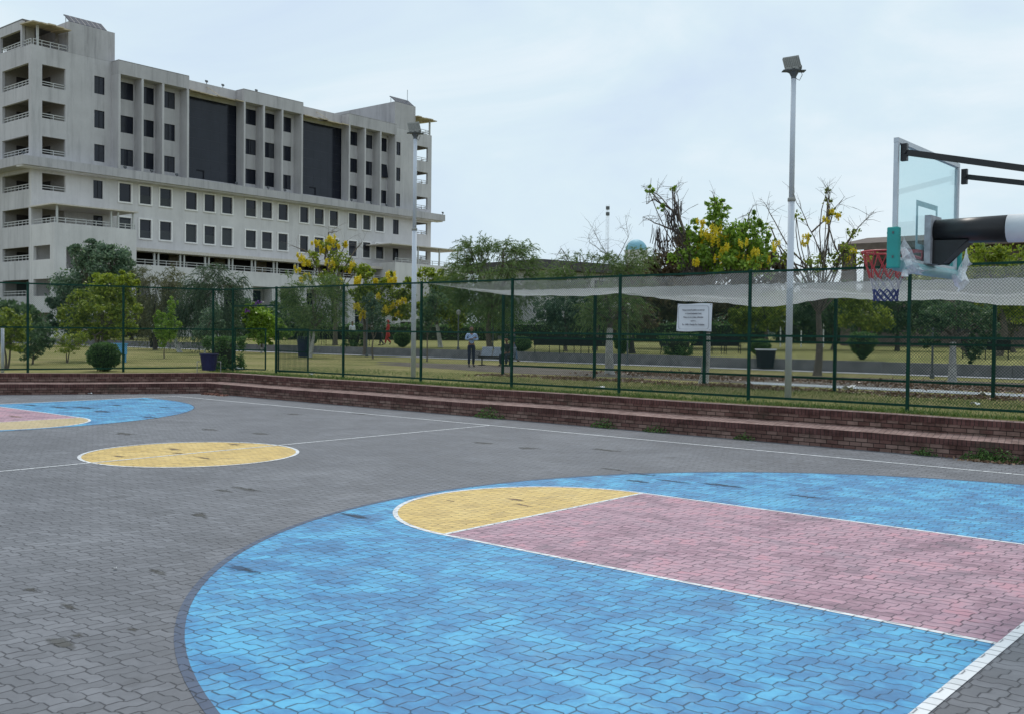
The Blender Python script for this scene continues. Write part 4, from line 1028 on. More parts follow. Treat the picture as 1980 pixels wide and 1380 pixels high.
    def wrap(ys, zlo, zhi, xx):
        wr = MB(); nn = len(ys) - 1; R_ = random.Random(3)
        rows = [[(xx + .03 * math.sin(i * 2.1 + k * 1.7) + R_.uniform(-.015, .015), ys[i] + R_.uniform(-.012, .012), zlo[i] + (zhi[i] - zlo[i]) * k / 5 + R_.uniform(-.01, .01)) for i in range(nn + 1)] for k in range(6)]
        for k in range(5):
            for i in range(nn): wr.face([rows[k][i], rows[k][i + 1], rows[k + 1][i + 1], rows[k + 1][i]])
        wr.build('plastic_wrap', pm, root)
    wrap([-hw + .03, -hw + .10, -hw + .2, -hw + .32, -hw + .46, -hw + .62], [z0 - .13, z0 - .12, z0 - .11, z0 - .09, z0 - .10, z0 - .07], [z0 + .28, z0 + .20, z0 + .12, z0 + .01, z0 - .01, z0 - .03], -2.44)
    wrap([hw - .30, hw - .15, hw - .04, hw + .03, hw + .10, hw + .17], [z0 - .10, z0 - .17, z0 - .20, z0 - .18, z0 - .10, z0 + .02], [z0 - .03, z0 - .06, z0 + .10, z0 + .27, z0 + .25, z0 + .16], -2.44)
    # rim and net
    rc = (12.02 - 14.9, -.02, 2.985); rr_ = .228
    rm = MB(); ring = [(rc[0] + rr_ * math.cos(a), rc[1] + rr_ * math.sin(a), rc[2]) for a in [2 * math.pi * k / 40 for k in range(40)]]
    rm.tube(ring, .0105, 10, close=True)
    rm.box((rc[0] + .225, rc[1] - .05, rc[2] - .02), (-2.53, rc[1] + .05, rc[2] + .010)); rm.box((-2.53, rc[1] - .075, rc[2] - .10), (-2.517, rc[1] + .075, rc[2] + .012))
    for y in (-.14, .14): rm.bar((rc[0] + .12, rc[1] + y * 1.35, rc[2] - .005), (-2.52, rc[1] + y * .6, rc[2] - .09), .016)
    rm.build('rim', M['rim'], root, smooth=False)
    nm = [M['rim'], plain('white_net_cord', (.42, .42, .46), .7), plain('navy_net_cord', (.025, .04, .15), .7)]
    nb = MB(); levels = [(0, .225, 0), (-.135, .188, 0), (-.25, .150, 0), (-.31, .130, 1), (-.36, .118, 1), (-.40, .112, 2), (-.438, .109, 2), (-.47, .111, 2)]
    K = 11
    for i in range(len(levels) - 1):
        z_a, r_a, ma = levels[i]; z_b, r_b, mb_ = levels[i + 1]
        for k in range(K):
            a0 = 2 * math.pi * (k + (i % 2) * .5) / K
            for s_ in (-.5, .5):
                a1 = a0 + 2 * math.pi * s_ / K
                p = (rc[0] + r_a * math.cos(a0), rc[1] + r_a * math.sin(a0), rc[2] + z_a); q = (rc[0] + r_b * math.cos(a1), rc[1] + r_b * math.sin(a1), rc[2] + z_b)
                nb.tube([p, q], (.0055, .0038, .0062)[mb_], 5, mb_)
    nb.build('net', nm, root)
hoop()

# ------------------------------------------------------------------ upper lawn rises gently: helper for things standing on it
def ground_z(x, y):
    if y < 32.7: return LAWN
    return UPLAWN + .45 * max(0, min(1, (y - 32.85) / 42))
def on_ground(px, py):
    r = ray(px, py); t = 5.0
    while t < 400:
        p = CAM + r * t
        if p.z <= ground_z(p.x, p.y) and p.y > 11: p.z = ground_z(p.x, p.y); return p
        t += .05
    return CAM + r * 150
def stand(px, depth):
    p = at_depth(px, 660, depth); p.z = ground_z(p.x, p.y); return p
up = [o for o in COL.objects if o.name == 'upper_lawn'][0]
bpy.data.objects.remove(up)
mb = MB()
ys = [32.85, 40, 50, 62, 74.85, 200, 900]
for a, b in zip(ys[:-1], ys[1:]): mb.face([(-400, a, ground_z(0, a)), (300, a, ground_z(0, a)), (300, b, ground_z(0, b)), (-400, b, ground_z(0, b))])
tag(mb.build('upper_lawn', M['uplawn']), kind='structure')
kw = MB()
for k in range(30):
    x0 = -120 + 5 * k; kw.box((x0, 32.58, 0), (x0 + 4.985, 32.86, UPLAWN + .04 + random.uniform(-.012, .012)))
tag(kw.build('retaining_wall', M['concrete']), 'low grey concrete retaining wall between the path and the upper lawn', 'wall')

# ------------------------------------------------------------------ vegetation
def unit(n_):
    v = rng.normal(size=(n_, 3)); return v / np.linalg.norm(v, axis=1)[:, None]
def leaf_quads(c, d, L_, Wd):
    """diamond leaves: centres c, directions d, lengths, widths"""
    n_ = len(c); r = rng.normal(size=(n_, 3)); s = np.cross(d, r); s /= (np.linalg.norm(s, axis=1)[:, None] + 1e-9)
    L_ = np.broadcast_to(L_, n_)[:, None]; Wd = np.broadcast_to(Wd, n_)[:, None]
    V = np.stack([c - d * L_ / 2, c + s * Wd / 2, c + d * L_ / 2, c - s * Wd / 2], 1).reshape(-1, 3)
    return V, np.arange(4 * n_).reshape(-1, 4)
def crown_points(blobs, n_, clump=.26, shell=.5, over=.12, flat=.8):
    """clump centres and leaf centres; blobs = (centre, rx, rz)"""
    w = np.array([b[1] * b[2] for b in blobs]); w = w / w.sum()
    cs, ls = [], []
    for (c, rx, rz), q in zip(blobs, w):
        k = max(4, int(26 * q * len(blobs) ** .5 * 1.6)); nl = int(n_ * q)
        u = unit(k); rr = (shell + (1 - shell) * rng.random(k) ** .7) * (1 + over * rng.normal(size=k))
        cen = np.array(c) + u * rr[:, None] * np.array([rx, rx * .85, rz])
        cs.append(cen)
        idx = rng.integers(0, k, nl); sz = clump * (.6 + .8 * rng.random(k))[idx][:, None] * np.array([rx, rx, rz * flat + rx * (1 - flat)])
        off = unit(nl) * (rng.random(nl) ** .45)[:, None]
        ls.append(cen[idx] + off * sz)
        nb = int(nl * .16)      # a few leaves scattered through the inside
        ls.append(np.array(c) + unit(nb) * (rng.random(nb) ** .4)[:, None] * np.array([rx, rx * .85, rz]) * .95)
    return np.vstack(cs), np.vstack(ls)
def limb(mb, a, b, r0, r1, wob=.12, n=6, seg=6, mi=0, sag=0):
    a = Vector(a); b = Vector(b); L_ = (b - a).length; pts = []; rs = []
    o1 = Vector(rng.normal(size=3)) * wob * L_ * .5; o2 = Vector(rng.normal(size=3)) * wob * L_ * .5
    for i in range(seg + 1):
        t = i / seg; p = a.lerp(b, t) + o1 * math.sin(math.pi * t) * .6 + o2 * math.sin(2 * math.pi * t) * .35
        p.z += sag * math.sin(math.pi * t) * L_
        pts.append(p); rs.append(r0 + (r1 - r0) * t)
    mb.tube(pts, rs, n, mi, cap=False); return pts
def tree(name, label, base, depth, blobs, leaf, n=3500, size=.16, wid=.5, trunk=.10, fork=None, lean=0, bark='bark', white=0, group=None, cat='tree',
         mode='broad', clump=.26, shell=.5, over=.12, twigs=14, trunks=1, limb_r=.5, extra=None, flat=.8):
    """base: pixel x of the trunk foot; blobs: (x, y, rx, rz) in photo pixels at the tree's own distance"""
    B = stand(base, depth); k = depth / F_PX
    root = thing(name, label, cat, B, 0, group)
    bl_ = []
    for (x, y, rx, rz) in blobs:
        c = at_depth(x, y, depth + rng.uniform(-.5, .5) * rx * k * .5) - B; bl_.append((tuple(c), rx * k, rz * k))
    cs, ls = crown_points(bl_, n, clump, shell, over, flat)
    zc = min(b[0][2] - b[2] * .4 for b in bl_)
    H = max(.4, (fork if fork is not None else zc))
    tb = MB()
    def trunk_at(x0, y0, lx, ly, r):
        top = Vector((x0 + lx, y0 + ly, H)); o1 = rng.normal(size=2) * .05 * H
        pts = []; rs = []
        for i in range(9):
            t = i / 8; pts.append(Vector((x0 + lx * t + o1[0] * math.sin(3.1 * t), y0 + ly * t + o1[1] * math.sin(3.1 * t), -.08 + (H + .08) * t))); rs.append(r * (1.25 - .5 * t + .35 * max(0, .12 - t) / .12))
        wk = 0
        if white > 0:
            kk = max(2, min(8, int(round(white / H * 8)))); tb.tube(pts[:kk + 1], rs[:kk + 1], 10, 1, cap=False); tb.tube(pts[kk:], rs[kk:], 10, 0, cap=False)
        else: tb.tube(pts, rs, 10, 0, cap=False)
        return pts[-1], rs[-1]
    ends = []
    for q in range(trunks):
        a = q * 2.4 + rng.uniform(0, 1); sp = 0 if trunks == 1 else .35 * H * .5
        ends.append(trunk_at(.12 * q * math.cos(a), .12 * q * math.sin(a), lean + sp * math.cos(a), sp * math.sin(a), trunk * (1 if trunks == 1 else .7)))
    for i, (c, rx, rz) in enumerate(bl_):
        e, r = ends[i % len(ends)]
        limb(tb, e, Vector(c) + Vector((0, 0, rz * .35)), r * min(.75, limb_r * 1.3), r * .15, .10)
        limb(tb, e, Vector(c) - Vector((0, 0, rz * .1)), r * limb_r, r * .15, .12)
    sel = rng.choice(len(cs), min(twigs, len(cs)), replace=False)
    for s_ in sel:
        d_ = [np.linalg.norm(np.array(b[0]) - cs[s_]) for b in bl_]; c = bl_[int(np.argmin(d_))]
        e, r = ends[0]
        st = Vector(c[0]).lerp(e, .25); limb(tb, st, cs[s_], r * .28, r * .06, .15, 5)
    if extra: extra(tb, B, ends)
    tb.build('trunk', [M[bark], M['whitewash']], root, smooth=True)
    if mode == 'broad':
        d = unit(len(ls)); d[:, 2] -= .25; d /= np.linalg.norm(d, axis=1)[:, None]
        sz = size * (.6 + .8 * rng.random(len(ls))); V, Fq = leaf_quads(ls, d, sz, sz * wid)
    else:      # feathery: arching sprays of narrow leaflets
        ns = len(ls) // 9; st = ls[rng.choice(len(ls), ns, replace=False)]
        cen = np.mean([b[0] for b in bl_], axis=0)
        out = st - cen; out /= (np.linalg.norm(out, axis=1)[:, None] + 1e-6); out = out * .7 + unit(ns) * .8; out[:, 2] += .35 if mode == 'feather' else -.35
        out /= np.linalg.norm(out, axis=1)[:, None]
        Ls = size * 4.2 * (.6 + .8 * rng.random(ns)); C_, D_ = [], []
        for i in range(9):
            t = (i + .5) / 9; p = st + out * (Ls * t)[:, None]; p[:, 2] -= Ls * t * t * (.55 if mode == 'feather' else .9)
            dd = out + unit(ns) * .55; dd[:, 2] -= 1.1 * t; dd /= np.linalg.norm(dd, axis=1)[:, None]
            C_.append(p); D_.append(dd)
        C_ = np.vstack(C_); D_ = np.vstack(D_); sz = size * 1.1 * (.6 + .8 * rng.random(len(C_)))
        V, Fq = leaf_quads(C_, D_, sz, sz * wid * .5)
    mesh_np('crown', V, Fq, M[leaf], root)
    return root, B, k
def wisps(root, B, depth, paths, leaf, size=.15, per=4):
    k = depth / F_PX; C_, D_ = [], []; tb = MB()
    for pth in paths:
        w = [np.array(at_depth(x, y, depth + rng.uniform(-1, 1)) - B) for x, y in pth]; pts = []
        for i in range(len(w) - 1):
            for q in range(7): pts.append(w[i] + (w[i + 1] - w[i]) * q / 7)
        pts.append(w[-1]); pts = np.array(pts)
        for _ in range(3): pts[1:-1] = (pts[:-2] + pts[1:-1] * 2 + pts[2:]) / 4
        tb.tube([Vector(p) for p in pts], [.022 * (1 - .8 * i / len(pts)) + .004 for i in range(len(pts))], 5, 0, cap=False)
        d = np.gradient(pts, axis=0); d /= np.linalg.norm(d, axis=1)[:, None] + 1e-9
        for q in range(per):
            sd = unit(len(pts)) * .8 + d * .5; sd[:, 2] -= .35; sd /= np.linalg.norm(sd, axis=1)[:, None]; m_ = rng.random(len(pts)) < .85
            C_.append((pts + sd * size * .5)[m_]); D_.append(sd[m_])
    C_ = np.vstack(C_); D_ = np.vstack(D_); sz = size * (.6 + .8 * rng.random(len(C_))); V, Fq = leaf_quads(C_, D_, sz, sz * .24)
    mesh_np('leaf_spray', V, Fq, M[leaf], root); tb.build('twig', M['bark'], root)
def blossoms(root, B, depth, spots, mat='flower', name='blossom', n=170, size=.11, hang=1.5):
    """hanging flower clusters: spots = (x, y, r) in photo pixels"""
    k = depth / F_PX; P_ = []
    for (x, y, r) in spots:
        c = np.array(at_depth(x, y, depth - .5 + rng.uniform(-.6, .4)) - B); R_ = r * k
        for j in range(5):
            q = c + unit(1)[0] * R_ * np.array([.8, .8, .5]); m_ = n // 5
            o = unit(m_) * (rng.random(m_) ** .5)[:, None] * np.array([R_ * .30, R_ * .30, R_ * .34 * hang]); P_.append(q + o)
    P_ = np.vstack(P_); d = unit(len(P_)); sz = size * (.6 + .7 * rng.random(len(P_))); V, Fq = leaf_quads(P_, d, sz, sz * .8)
    return mesh_np(name, V, Fq, M[mat], root)
def bare(tb, B, depth, paths, r0=.05):
    """bare boughs given as photo-pixel paths at the tree's distance"""
    for pth in paths:
        w = [Vector(at_depth(x, y, depth + rng.uniform(-.25, .25)) - B) for x, y in pth]; pts = []
        for i in range(len(w) - 1):
            for s_ in range(4):
                p = w[i].lerp(w[i + 1], s_ / 4); p += Vector(rng.normal(size=3)) * .015 * (w[i+1] - w[i]).length; pts.append(p)
        pts.append(w[-1]); nn = len(pts)
        tb.tube(pts, [r0 * (1 - .85 * i / (nn - 1)) + .004 for i in range(nn)], 6, 0, cap=False)
        for i in range(2, nn):        # fine side twigs, forking once
            for w_ in range(2):
                sc_ = depth / 32
                q = pts[i] + (Vector(rng.normal(size=3)) * .26 + Vector((0, 0, .12))) * sc_; md = pts[i].lerp(q, .5) + Vector((0, 0, .05)); tb.tube([pts[i], md, q], [.008, .006, .0035], 4, 0, cap=False)
                q2 = md + (Vector(rng.normal(size=3)) * .16 + Vector((0, 0, .04))) * sc_; tb.tube([md, q2], [.005, .003], 4, 0, cap=False)
def pods(root, B, depth, spots, n=10, L_=(.3, .62)):
    mb = MB(); k = depth / F_PX
    for (x, y, r) in spots:
        for i in range(n):
            c = at_depth(x + random.uniform(-r, r), y + random.uniform(-r * .6, r * .6), depth + random.uniform(-.4, .4)) - B; ln_ = random.uniform(*L_)
            mb.tube([c, c + Vector((random.uniform(-.04, .04), random.uniform(-.04, .04), -ln_ * .5)), c + Vector((random.uniform(-.06, .06), random.uniform(-.05, .05), -ln_))], [.008, .0145, .010], 5, 0)
    o = mb.build('seed_pods', plain('dark_seed_pod', (.035, .025, .022), .6), root); o['kind'] = 'stuff'; return o
def bush(name, label, px, top, base_y, w, depth, leaf='lf_hedge', shape='round', n=3200, size=.075, group='clipped bushes on the lawns', cone=0):
    B = stand(px, depth); k = depth / F_PX
    root = thing(name, label, 'bush', B, 0, group)
    H = (at_depth(px, top, depth).z - B.z); R_ = w * k / 2
    u = unit(n); rr = (.80 + .22 * rng.random(n)) ; nz = 1 + .06 * np.sin(u[:, 0] * 9 + 1) * np.sin(u[:, 1] * 8) + .05 * np.sin(u[:, 2] * 11)
    if shape == 'square': u = np.sign(u) * np.abs(u) ** .45; u /= np.maximum(np.abs(u).max(axis=1)[:, None], .75)
    P_ = u * (rr * nz)[:, None]
    z = P_[:, 2] * .5 + .5
    taper = 1 - cone * (1 - z)
    pts = np.stack([P_[:, 0] * R_ * taper, P_[:, 1] * R_ * taper, .04 + z * H * .96], 1)
    d = unit(n) + u * .8; d /= np.linalg.norm(d, axis=1)[:, None]
    sz = size * (.6 + .8 * rng.random(n)); V, Fq = leaf_quads(pts, d, sz, sz * .55)
    mesh_np('foliage', V, Fq, M[leaf], root)
    st = MB()
    for q in range(5):
        a = q * 1.3; e = Vector((math.cos(a) * R_ * .55, math.sin(a) * R_ * .55, H * .7)); limb(st, (0, 0, -.05), e, .035, .008, .1)
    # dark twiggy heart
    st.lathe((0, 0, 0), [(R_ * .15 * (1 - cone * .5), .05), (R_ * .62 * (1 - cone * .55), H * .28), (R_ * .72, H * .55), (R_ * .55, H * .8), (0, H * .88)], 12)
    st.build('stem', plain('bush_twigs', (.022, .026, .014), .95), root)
    return root

# --- left of the picture
tree('leafy_tree', 'big dark green tree in front of the near corner of the office block', 150, 84, [(165, 550, 66, 52), (120, 575, 40, 38), (210, 512, 60, 42), (170, 498, 44, 30), (240, 535, 36, 40), (108, 620, 26, 28), (150, 620, 40, 32), (185, 478, 40, 16), (228, 490, 34, 20)], 'lf_blue', 19000, .25, .5, .22, twigs=24, over=.12)
tree('leafy_tree', 'broad yellow green tree behind the round clipped bush', 192, 47, [(190, 590, 62, 34), (140, 615, 36, 26), (240, 605, 40, 34), (200, 555, 48, 26), (235, 545, 30, 20), (165, 640, 45, 22), (255, 560, 24, 20), (225, 640, 40, 22)], 'lf_yel', 11500, .15, .5, .09, trunks=3, twigs=24, over=.13)
tree('leafy_tree', 'dull olive tree between the yellow green tree and the dark willowy tree', 300, 72, [(300, 560, 48, 34), (335, 545, 38, 26), (285, 605, 40, 40), (325, 600, 36, 36), (275, 535, 26, 20)], 'lf_oli', 8000, .22, .35, .13, mode='weep', bark='bark_dark')
tree('willowy_tree', 'dark fine leaved drooping tree behind the gate corner of the fence', 348, 66, [(395, 545, 40, 36), (430, 570, 36, 44), (375, 585, 36, 40), (440, 620, 28, 30), (415, 525, 28, 20), (400, 620, 34, 30), (355, 600, 24, 40), (455, 545, 20, 25)], 'lf_will', 13000, .20, .4, .13, white=1.1, lean=-.9, mode='weep', twigs=20)
tree('young_tree', 'slim bright green young tree with a thin stem on the dry lawn', 318, 52, [(318, 635, 22, 26), (305, 615, 12, 18), (332, 600, 11, 22), (322, 655, 20, 14), (340, 625, 12, 18)], 'lf_bri', 2600, .13, .5, .03, fork=.55, over=.2, twigs=10)
tree('young_tree', 'pale greyish young tree between the dark willowy tree and the square bush', 395, 58, [(405, 620, 24, 26), (395, 645, 24, 20), (415, 600, 16, 18), (425, 625, 14, 20)], 'lf_blue', 2400, .12, .5, .05, over=.2, white=.5)
tree('small_tree', 'small many stemmed green tree at the edge beside the short pale post', 14, 37, [(20, 640, 34, 26), (-10, 630, 40, 34), (45, 625, 22, 24), (10, 608, 18, 14), (30, 665, 26, 16)], 'lf_yel', 4200, .11, .5, .05, trunks=3, over=.18)
tree('small_tree', 'green bushy small tree left of the pale forked sapling', 62, 42, [(70, 655, 30, 24), (48, 610, 16, 20), (85, 640, 22, 20), (60, 680, 26, 14), (92, 665, 16, 14)], 'lf_dark', 3600, .11, .5, .05, trunks=2, over=.18)
tree('small_tree', 'low pale leaved sapling with a forked stem behind the fence', 130, 44, [(118, 655, 18, 14), (145, 660, 20, 16), (132, 675, 24, 10), (160, 650, 14, 12)], 'lf_yel', 1500, .09, .5, .035, trunks=2, fork=.5, over=.25)
bush('clipped_bush', 'round clipped green bush behind the back fence', 201, 661, 720, 62, 36.0, n=5200)
bush('clipped_bush', 'square clipped green bush beside the blue litter bin', 434, 652, 718, 60, 38.5, shape='square', n=6000)
r_, B_, k_ = tree('flowering_tree', 'bright lime green small tree with purple flowers beyond the open gate', 505, 66, [(508, 612, 30, 20), (490, 625, 20, 18), (525, 632, 26, 18), (545, 645, 24, 16), (505, 650, 30, 16), (485, 600, 16, 14)], 'lf_bri', 4800, .19, .6, .06, fork=1.1, over=.16, white=.4)
blossoms(r_, B_, 66, [(478, 601, 7), (500, 585, 8), (492, 592, 5)], 'purple', 'purple_blossom', 60, .12, .8)
tree('feathery_tree', 'feathery green tree with forked whitewashed trunks beyond the fence', 599, 57, [(605, 560, 46, 30), (580, 600, 34, 30), (640, 590, 34, 36), (610, 615, 40, 28), (565, 570, 24, 30), (635, 550, 26, 20)], 'lf_fea', 11000, .15, .35, .13, mode='feather', trunks=2, white=1.4, fork=1.7, twigs=20)
r_, B_, k_ = tree('golden_tree', 'tall half bare golden flowering tree against the windows of the office block', 648, 70, [(630, 475, 22, 16), (600, 500, 22, 18), (655, 505, 26, 22), (690, 520, 16, 16), (640, 545, 30, 25)], 'lf_yel', 1700, .20, .6, .14, over=.3, twigs=24, fork=3.2,
    extra=lambda tb, B, e: bare(tb, B, 70, [[(648, 600), (640, 545), (655, 500), (672, 465)], [(648, 590), (615, 520), (600, 490), (565, 475)], [(648, 600), (665, 520), (690, 480), (700, 470)], [(640, 545), (630, 500), (635, 450), (652, 448)]], .09))
blossoms(r_, B_, 70, [(630, 466, 13), (618, 472, 9), (642, 462, 10), (588, 505, 12), (580, 497, 9), (640, 508, 13), (636, 482, 7), (678, 510, 9), (668, 473, 7), (583, 537, 9), (655, 545, 8), (600, 510, 8), (672, 523, 8), (595, 535, 10), (608, 470, 7), (622, 485, 8), (650, 478, 8), (575, 520, 8), (690, 545, 7)], n=300, size=.10, hang=1.9)
r_, B_, k_ = tree('golden_tree', 'bushy golden flowering tree with hanging yellow clusters left of the near floodlight pole', 704, 63, [(705, 532, 22, 20), (740, 560, 40, 26), (775, 590, 28, 32), (705, 580, 26, 34), (742, 596, 38, 18), (755, 535, 12, 14), (790, 560, 20, 20)], 'lf_yel', 5200, .20, .6, .10, over=.2, fork=1.6)
blossoms(r_, B_, 63, [(690, 537, 9), (757, 535, 12), (758, 545, 9), (690, 595, 10), (700, 612, 10), (708, 600, 8), (768, 592, 11), (780, 585, 9), (745, 598, 10), (756, 600, 8), (735, 575, 8), (690, 545, 7), (770, 606, 8), (715, 590, 9), (728, 545, 7)], n=300, size=.10, hang=2.2)
tree('young_tree', 'grey green young tree with a pale stem on the lawn before the walking women', 722, 55.6, [(722, 605, 20, 26), (715, 580, 14, 16), (732, 630, 16, 14)], 'lf_blue', 2600, .13, .4, .04, fork=1.1, over=.15)
tree('young_tree', 'thin stemmed young tree just right of the near floodlight pole', 826, 51.8, [(830, 600, 26, 26), (845, 580, 22, 22), (820, 625, 18, 16)], 'lf_dark', 2200, .13, .5, .035, fork=1.2, over=.2)
tree('leafy_tree', 'yellow green tree with a leaning whitewashed trunk right of the near floodlight pole', 852, 66, [(835, 540, 34, 24), (865, 545, 30, 24), (845, 590, 44, 36), (880, 600, 30, 34)], 'lf_yel', 6800, .20, .55, .13, white=1.6, lean=-.5)
r_, B_, k_ = tree('feathery_tree', 'big feathery green tree with wispy arching tips behind the standing man', 948, 62, [(945, 535, 70, 36), (900, 505, 34, 24), (995, 508, 38, 24), (950, 585, 80, 38), (885, 560, 40, 36), (1020, 545, 34, 30), (930, 485, 34, 18), (975, 490, 40, 18), (905, 478, 18, 10), (1005, 482, 22, 10)], 'lf_fea', 27000, .19, .30, .16, mode='feather', twigs=40, over=.3)
wisps(r_, B_, 62, [[(905, 510), (900, 485), (885, 474), (868, 482)], [(915, 505), (912, 478), (892, 463), (876, 468)], [(925, 505), (926, 475), (929, 448)], [(930, 505), (935, 480), (948, 474)], [(940, 505), (950, 486), (962, 490)], [(960, 505), (975, 480), (990, 470), (1010, 474), (1024, 486)], [(965, 505), (980, 475), (984, 458)], [(975, 505), (995, 490), (1015, 486), (1042, 482)], [(980, 510), (1005, 498), (1030, 500)], [(900, 515), (885, 498), (866, 500)], [(890, 520), (872, 508), (858, 516)], [(950, 500), (968, 478), (992, 464), (1008, 468)], [(985, 515), (1015, 510), (1038, 508)], [(920, 500), (905, 480), (900, 462)], [(910, 510), (890, 490), (873, 492)], [(970, 505), (1000, 482), (1020, 478)], [(880, 530), (860, 520), (846, 530)], [(945, 505), (940, 480), (932, 468)]], 'lf_fea')

tree('leafy_tree', 'bluish green small tree seen between the fence posts right of the steel seats', 1095, 58, [(1090, 605, 38, 30), (1060, 600, 34, 34), (1120, 600, 30, 36), (1085, 630, 30, 16)], 'lf_blue', 5000, .16, .5, .08, over=.15)
r_, B_, k_ = tree('feathery_tree', 'feathery green tree with sparse arching tips under the distant mast', 1150, 60, [(1110, 545, 50, 30), (1170, 520, 46, 30), (1140, 575, 60, 34), (1215, 515, 40, 26), (1120, 500, 26, 14), (1205, 560, 44, 36), (1228, 501, 36, 15), (1085, 545, 50, 26)], 'lf_fea', 15000, .18, .32, .13, mode='feather', over=.22, twigs=26,
    extra=lambda tb, B, e: bare(tb, B, 60, [[(1190, 510), (1160, 470), (1145, 440)], [(1190, 505), (1215, 460), (1210, 425)], [(1185, 500), (1140, 470), (1138, 455)], [(1110, 520), (1085, 480), (1075, 500)]], .022))
tree('brown_tree', 'wide dome shaped tree with brown red leaves behind the golden tree', 1325, 66, [(1325, 490, 70, 36), (1250, 535, 60, 40), (1400, 500, 90, 50), (1470, 530, 50, 42), (1290, 515, 50, 34), (1380, 560, 110, 40), (1485, 555, 60, 42), (1290, 560, 80, 40), (1330, 580, 120, 40), (1240, 590, 60, 36), (1430, 600, 80, 34)], 'lf_brn', 36000, .25, .5, .24, twigs=20, over=.06, shell=.7, bark='bark_dark')
wisps(r_, B_, 60, [[(1130, 525), (1128, 500), (1120, 488), (1112, 492)], [(1140, 525), (1145, 498), (1155, 490), (1160, 498)], [(1150, 520), (1160, 500), (1172, 500)], [(1110, 530), (1100, 510), (1090, 498), (1078, 502)], [(1105, 530), (1095, 515), (1080, 520)], [(1165, 515), (1170, 495), (1182, 490)], [(1125, 520), (1135, 500), (1140, 485)], [(1095, 535), (1085, 510), (1074, 505)]], 'lf_fea')
r_, B_, k_ = tree('golden_tree', 'golden flowering tree with green leaves and long black pods left of the tall floodlight pole', 1361, 32, [(1400, 455, 52, 40), (1445, 478, 40, 42), (1350, 490, 44, 34), (1385, 415, 30, 26), (1465, 465, 24, 40), (1420, 505, 64, 26), (1385, 390, 24, 9), (1345, 455, 28, 22), (1480, 500, 26, 22), (1450, 430, 12, 18), (1255, 370, 9, 7), (1300, 366, 7, 6), (1282, 402, 11, 8), (1320, 440, 14, 12), (1310, 500, 24, 20)], 'lf_bri', 7600, .12, .65, .12, over=.22, white=1.5, fork=2.6, twigs=26, limb_r=.26,
    extra=lambda tb, B, e: bare(tb, B, 32, [[(1370, 560), (1335, 480), (1310, 420), (1270, 375), (1248, 368)], [(1325, 450), (1305, 390), (1303, 362)], [(1320, 455), (1275, 435), (1243, 420)], [(1395, 520), (1420, 470), (1445, 430), (1452, 405)], [(1380, 500), (1385, 430), (1380, 378)], [(1305, 410), (1265, 385), (1250, 395)], [(1400, 510), (1405, 480), (1440, 450)]], .032))
blossoms(r_, B_, 32, [(1375, 452, 14), (1390, 440, 14), (1365, 462, 11), (1420, 490, 12), (1480, 500, 11), (1470, 505, 12), (1400, 480, 10), (1355, 430, 9), (1437, 470, 9), (1345, 505, 9), (1380, 470, 13), (1362, 448, 12), (1440, 505, 12), (1405, 455, 12), (1350, 475, 9), (1460, 490, 10), (1390, 500, 10)], n=210, size=.055, hang=2.6)
pods(r_, B_, 32, [(1300, 405, 12), (1285, 455, 18), (1270, 440, 10), (1310, 390, 8), (1345, 500, 14), (1330, 510, 16), (1400, 500, 18), (1460, 500, 12), (1300, 420, 10), (1310, 440, 12), (1275, 465, 12)], 13)
r_, B_, k_ = tree('golden_tree', 'sparse nearly bare golden flowering tree with hanging pods right of the tall floodlight pole', 1581, 39, [(1500, 470, 10, 8), (1610, 415, 14, 10), (1560, 460, 10, 8), (1640, 480, 18, 12), (1600, 390, 10, 10), (1490, 440, 8, 6), (1540, 420, 14, 12), (1650, 450, 16, 12), (1520, 500, 20, 16), (1580, 512, 34, 20), (1625, 500, 30, 20), (1600, 370, 8, 8), (1670, 500, 24, 14)], 'lf_yel', 1150, .12, .6, .13, over=.4, fork=2.4, twigs=10, limb_r=.25,
    extra=lambda tb, B, e: bare(tb, B, 39, [[(1580, 620), (1560, 520), (1520, 470), (1490, 415), (1480, 395)], [(1585, 610), (1600, 520), (1565, 440), (1535, 375)], [(1590, 600), (1625, 500), (1600, 430), (1605, 375), (1598, 365)], [(1585, 560), (1640, 470), (1660, 440), (1690, 410)], [(1560, 520), (1510, 500), (1470, 430)], [(1600, 520), (1650, 520), (1680, 495)], [(1570, 450), (1600, 420), (1630, 385)]], .034))
blossoms(r_, B_, 39, [(1502, 472, 9), (1498, 480, 8), (1558, 460, 8), (1555, 470, 7), (1608, 413, 8), (1598, 425, 8), (1622, 420, 7), (1650, 485, 7), (1640, 500, 6)], n=170, size=.06, hang=2.4)
pods(r_, B_, 39, [(1580, 480, 16), (1610, 470, 18), (1640, 480, 14), (1625, 500, 18), (1500, 490, 10), (1560, 500, 12)], 8)
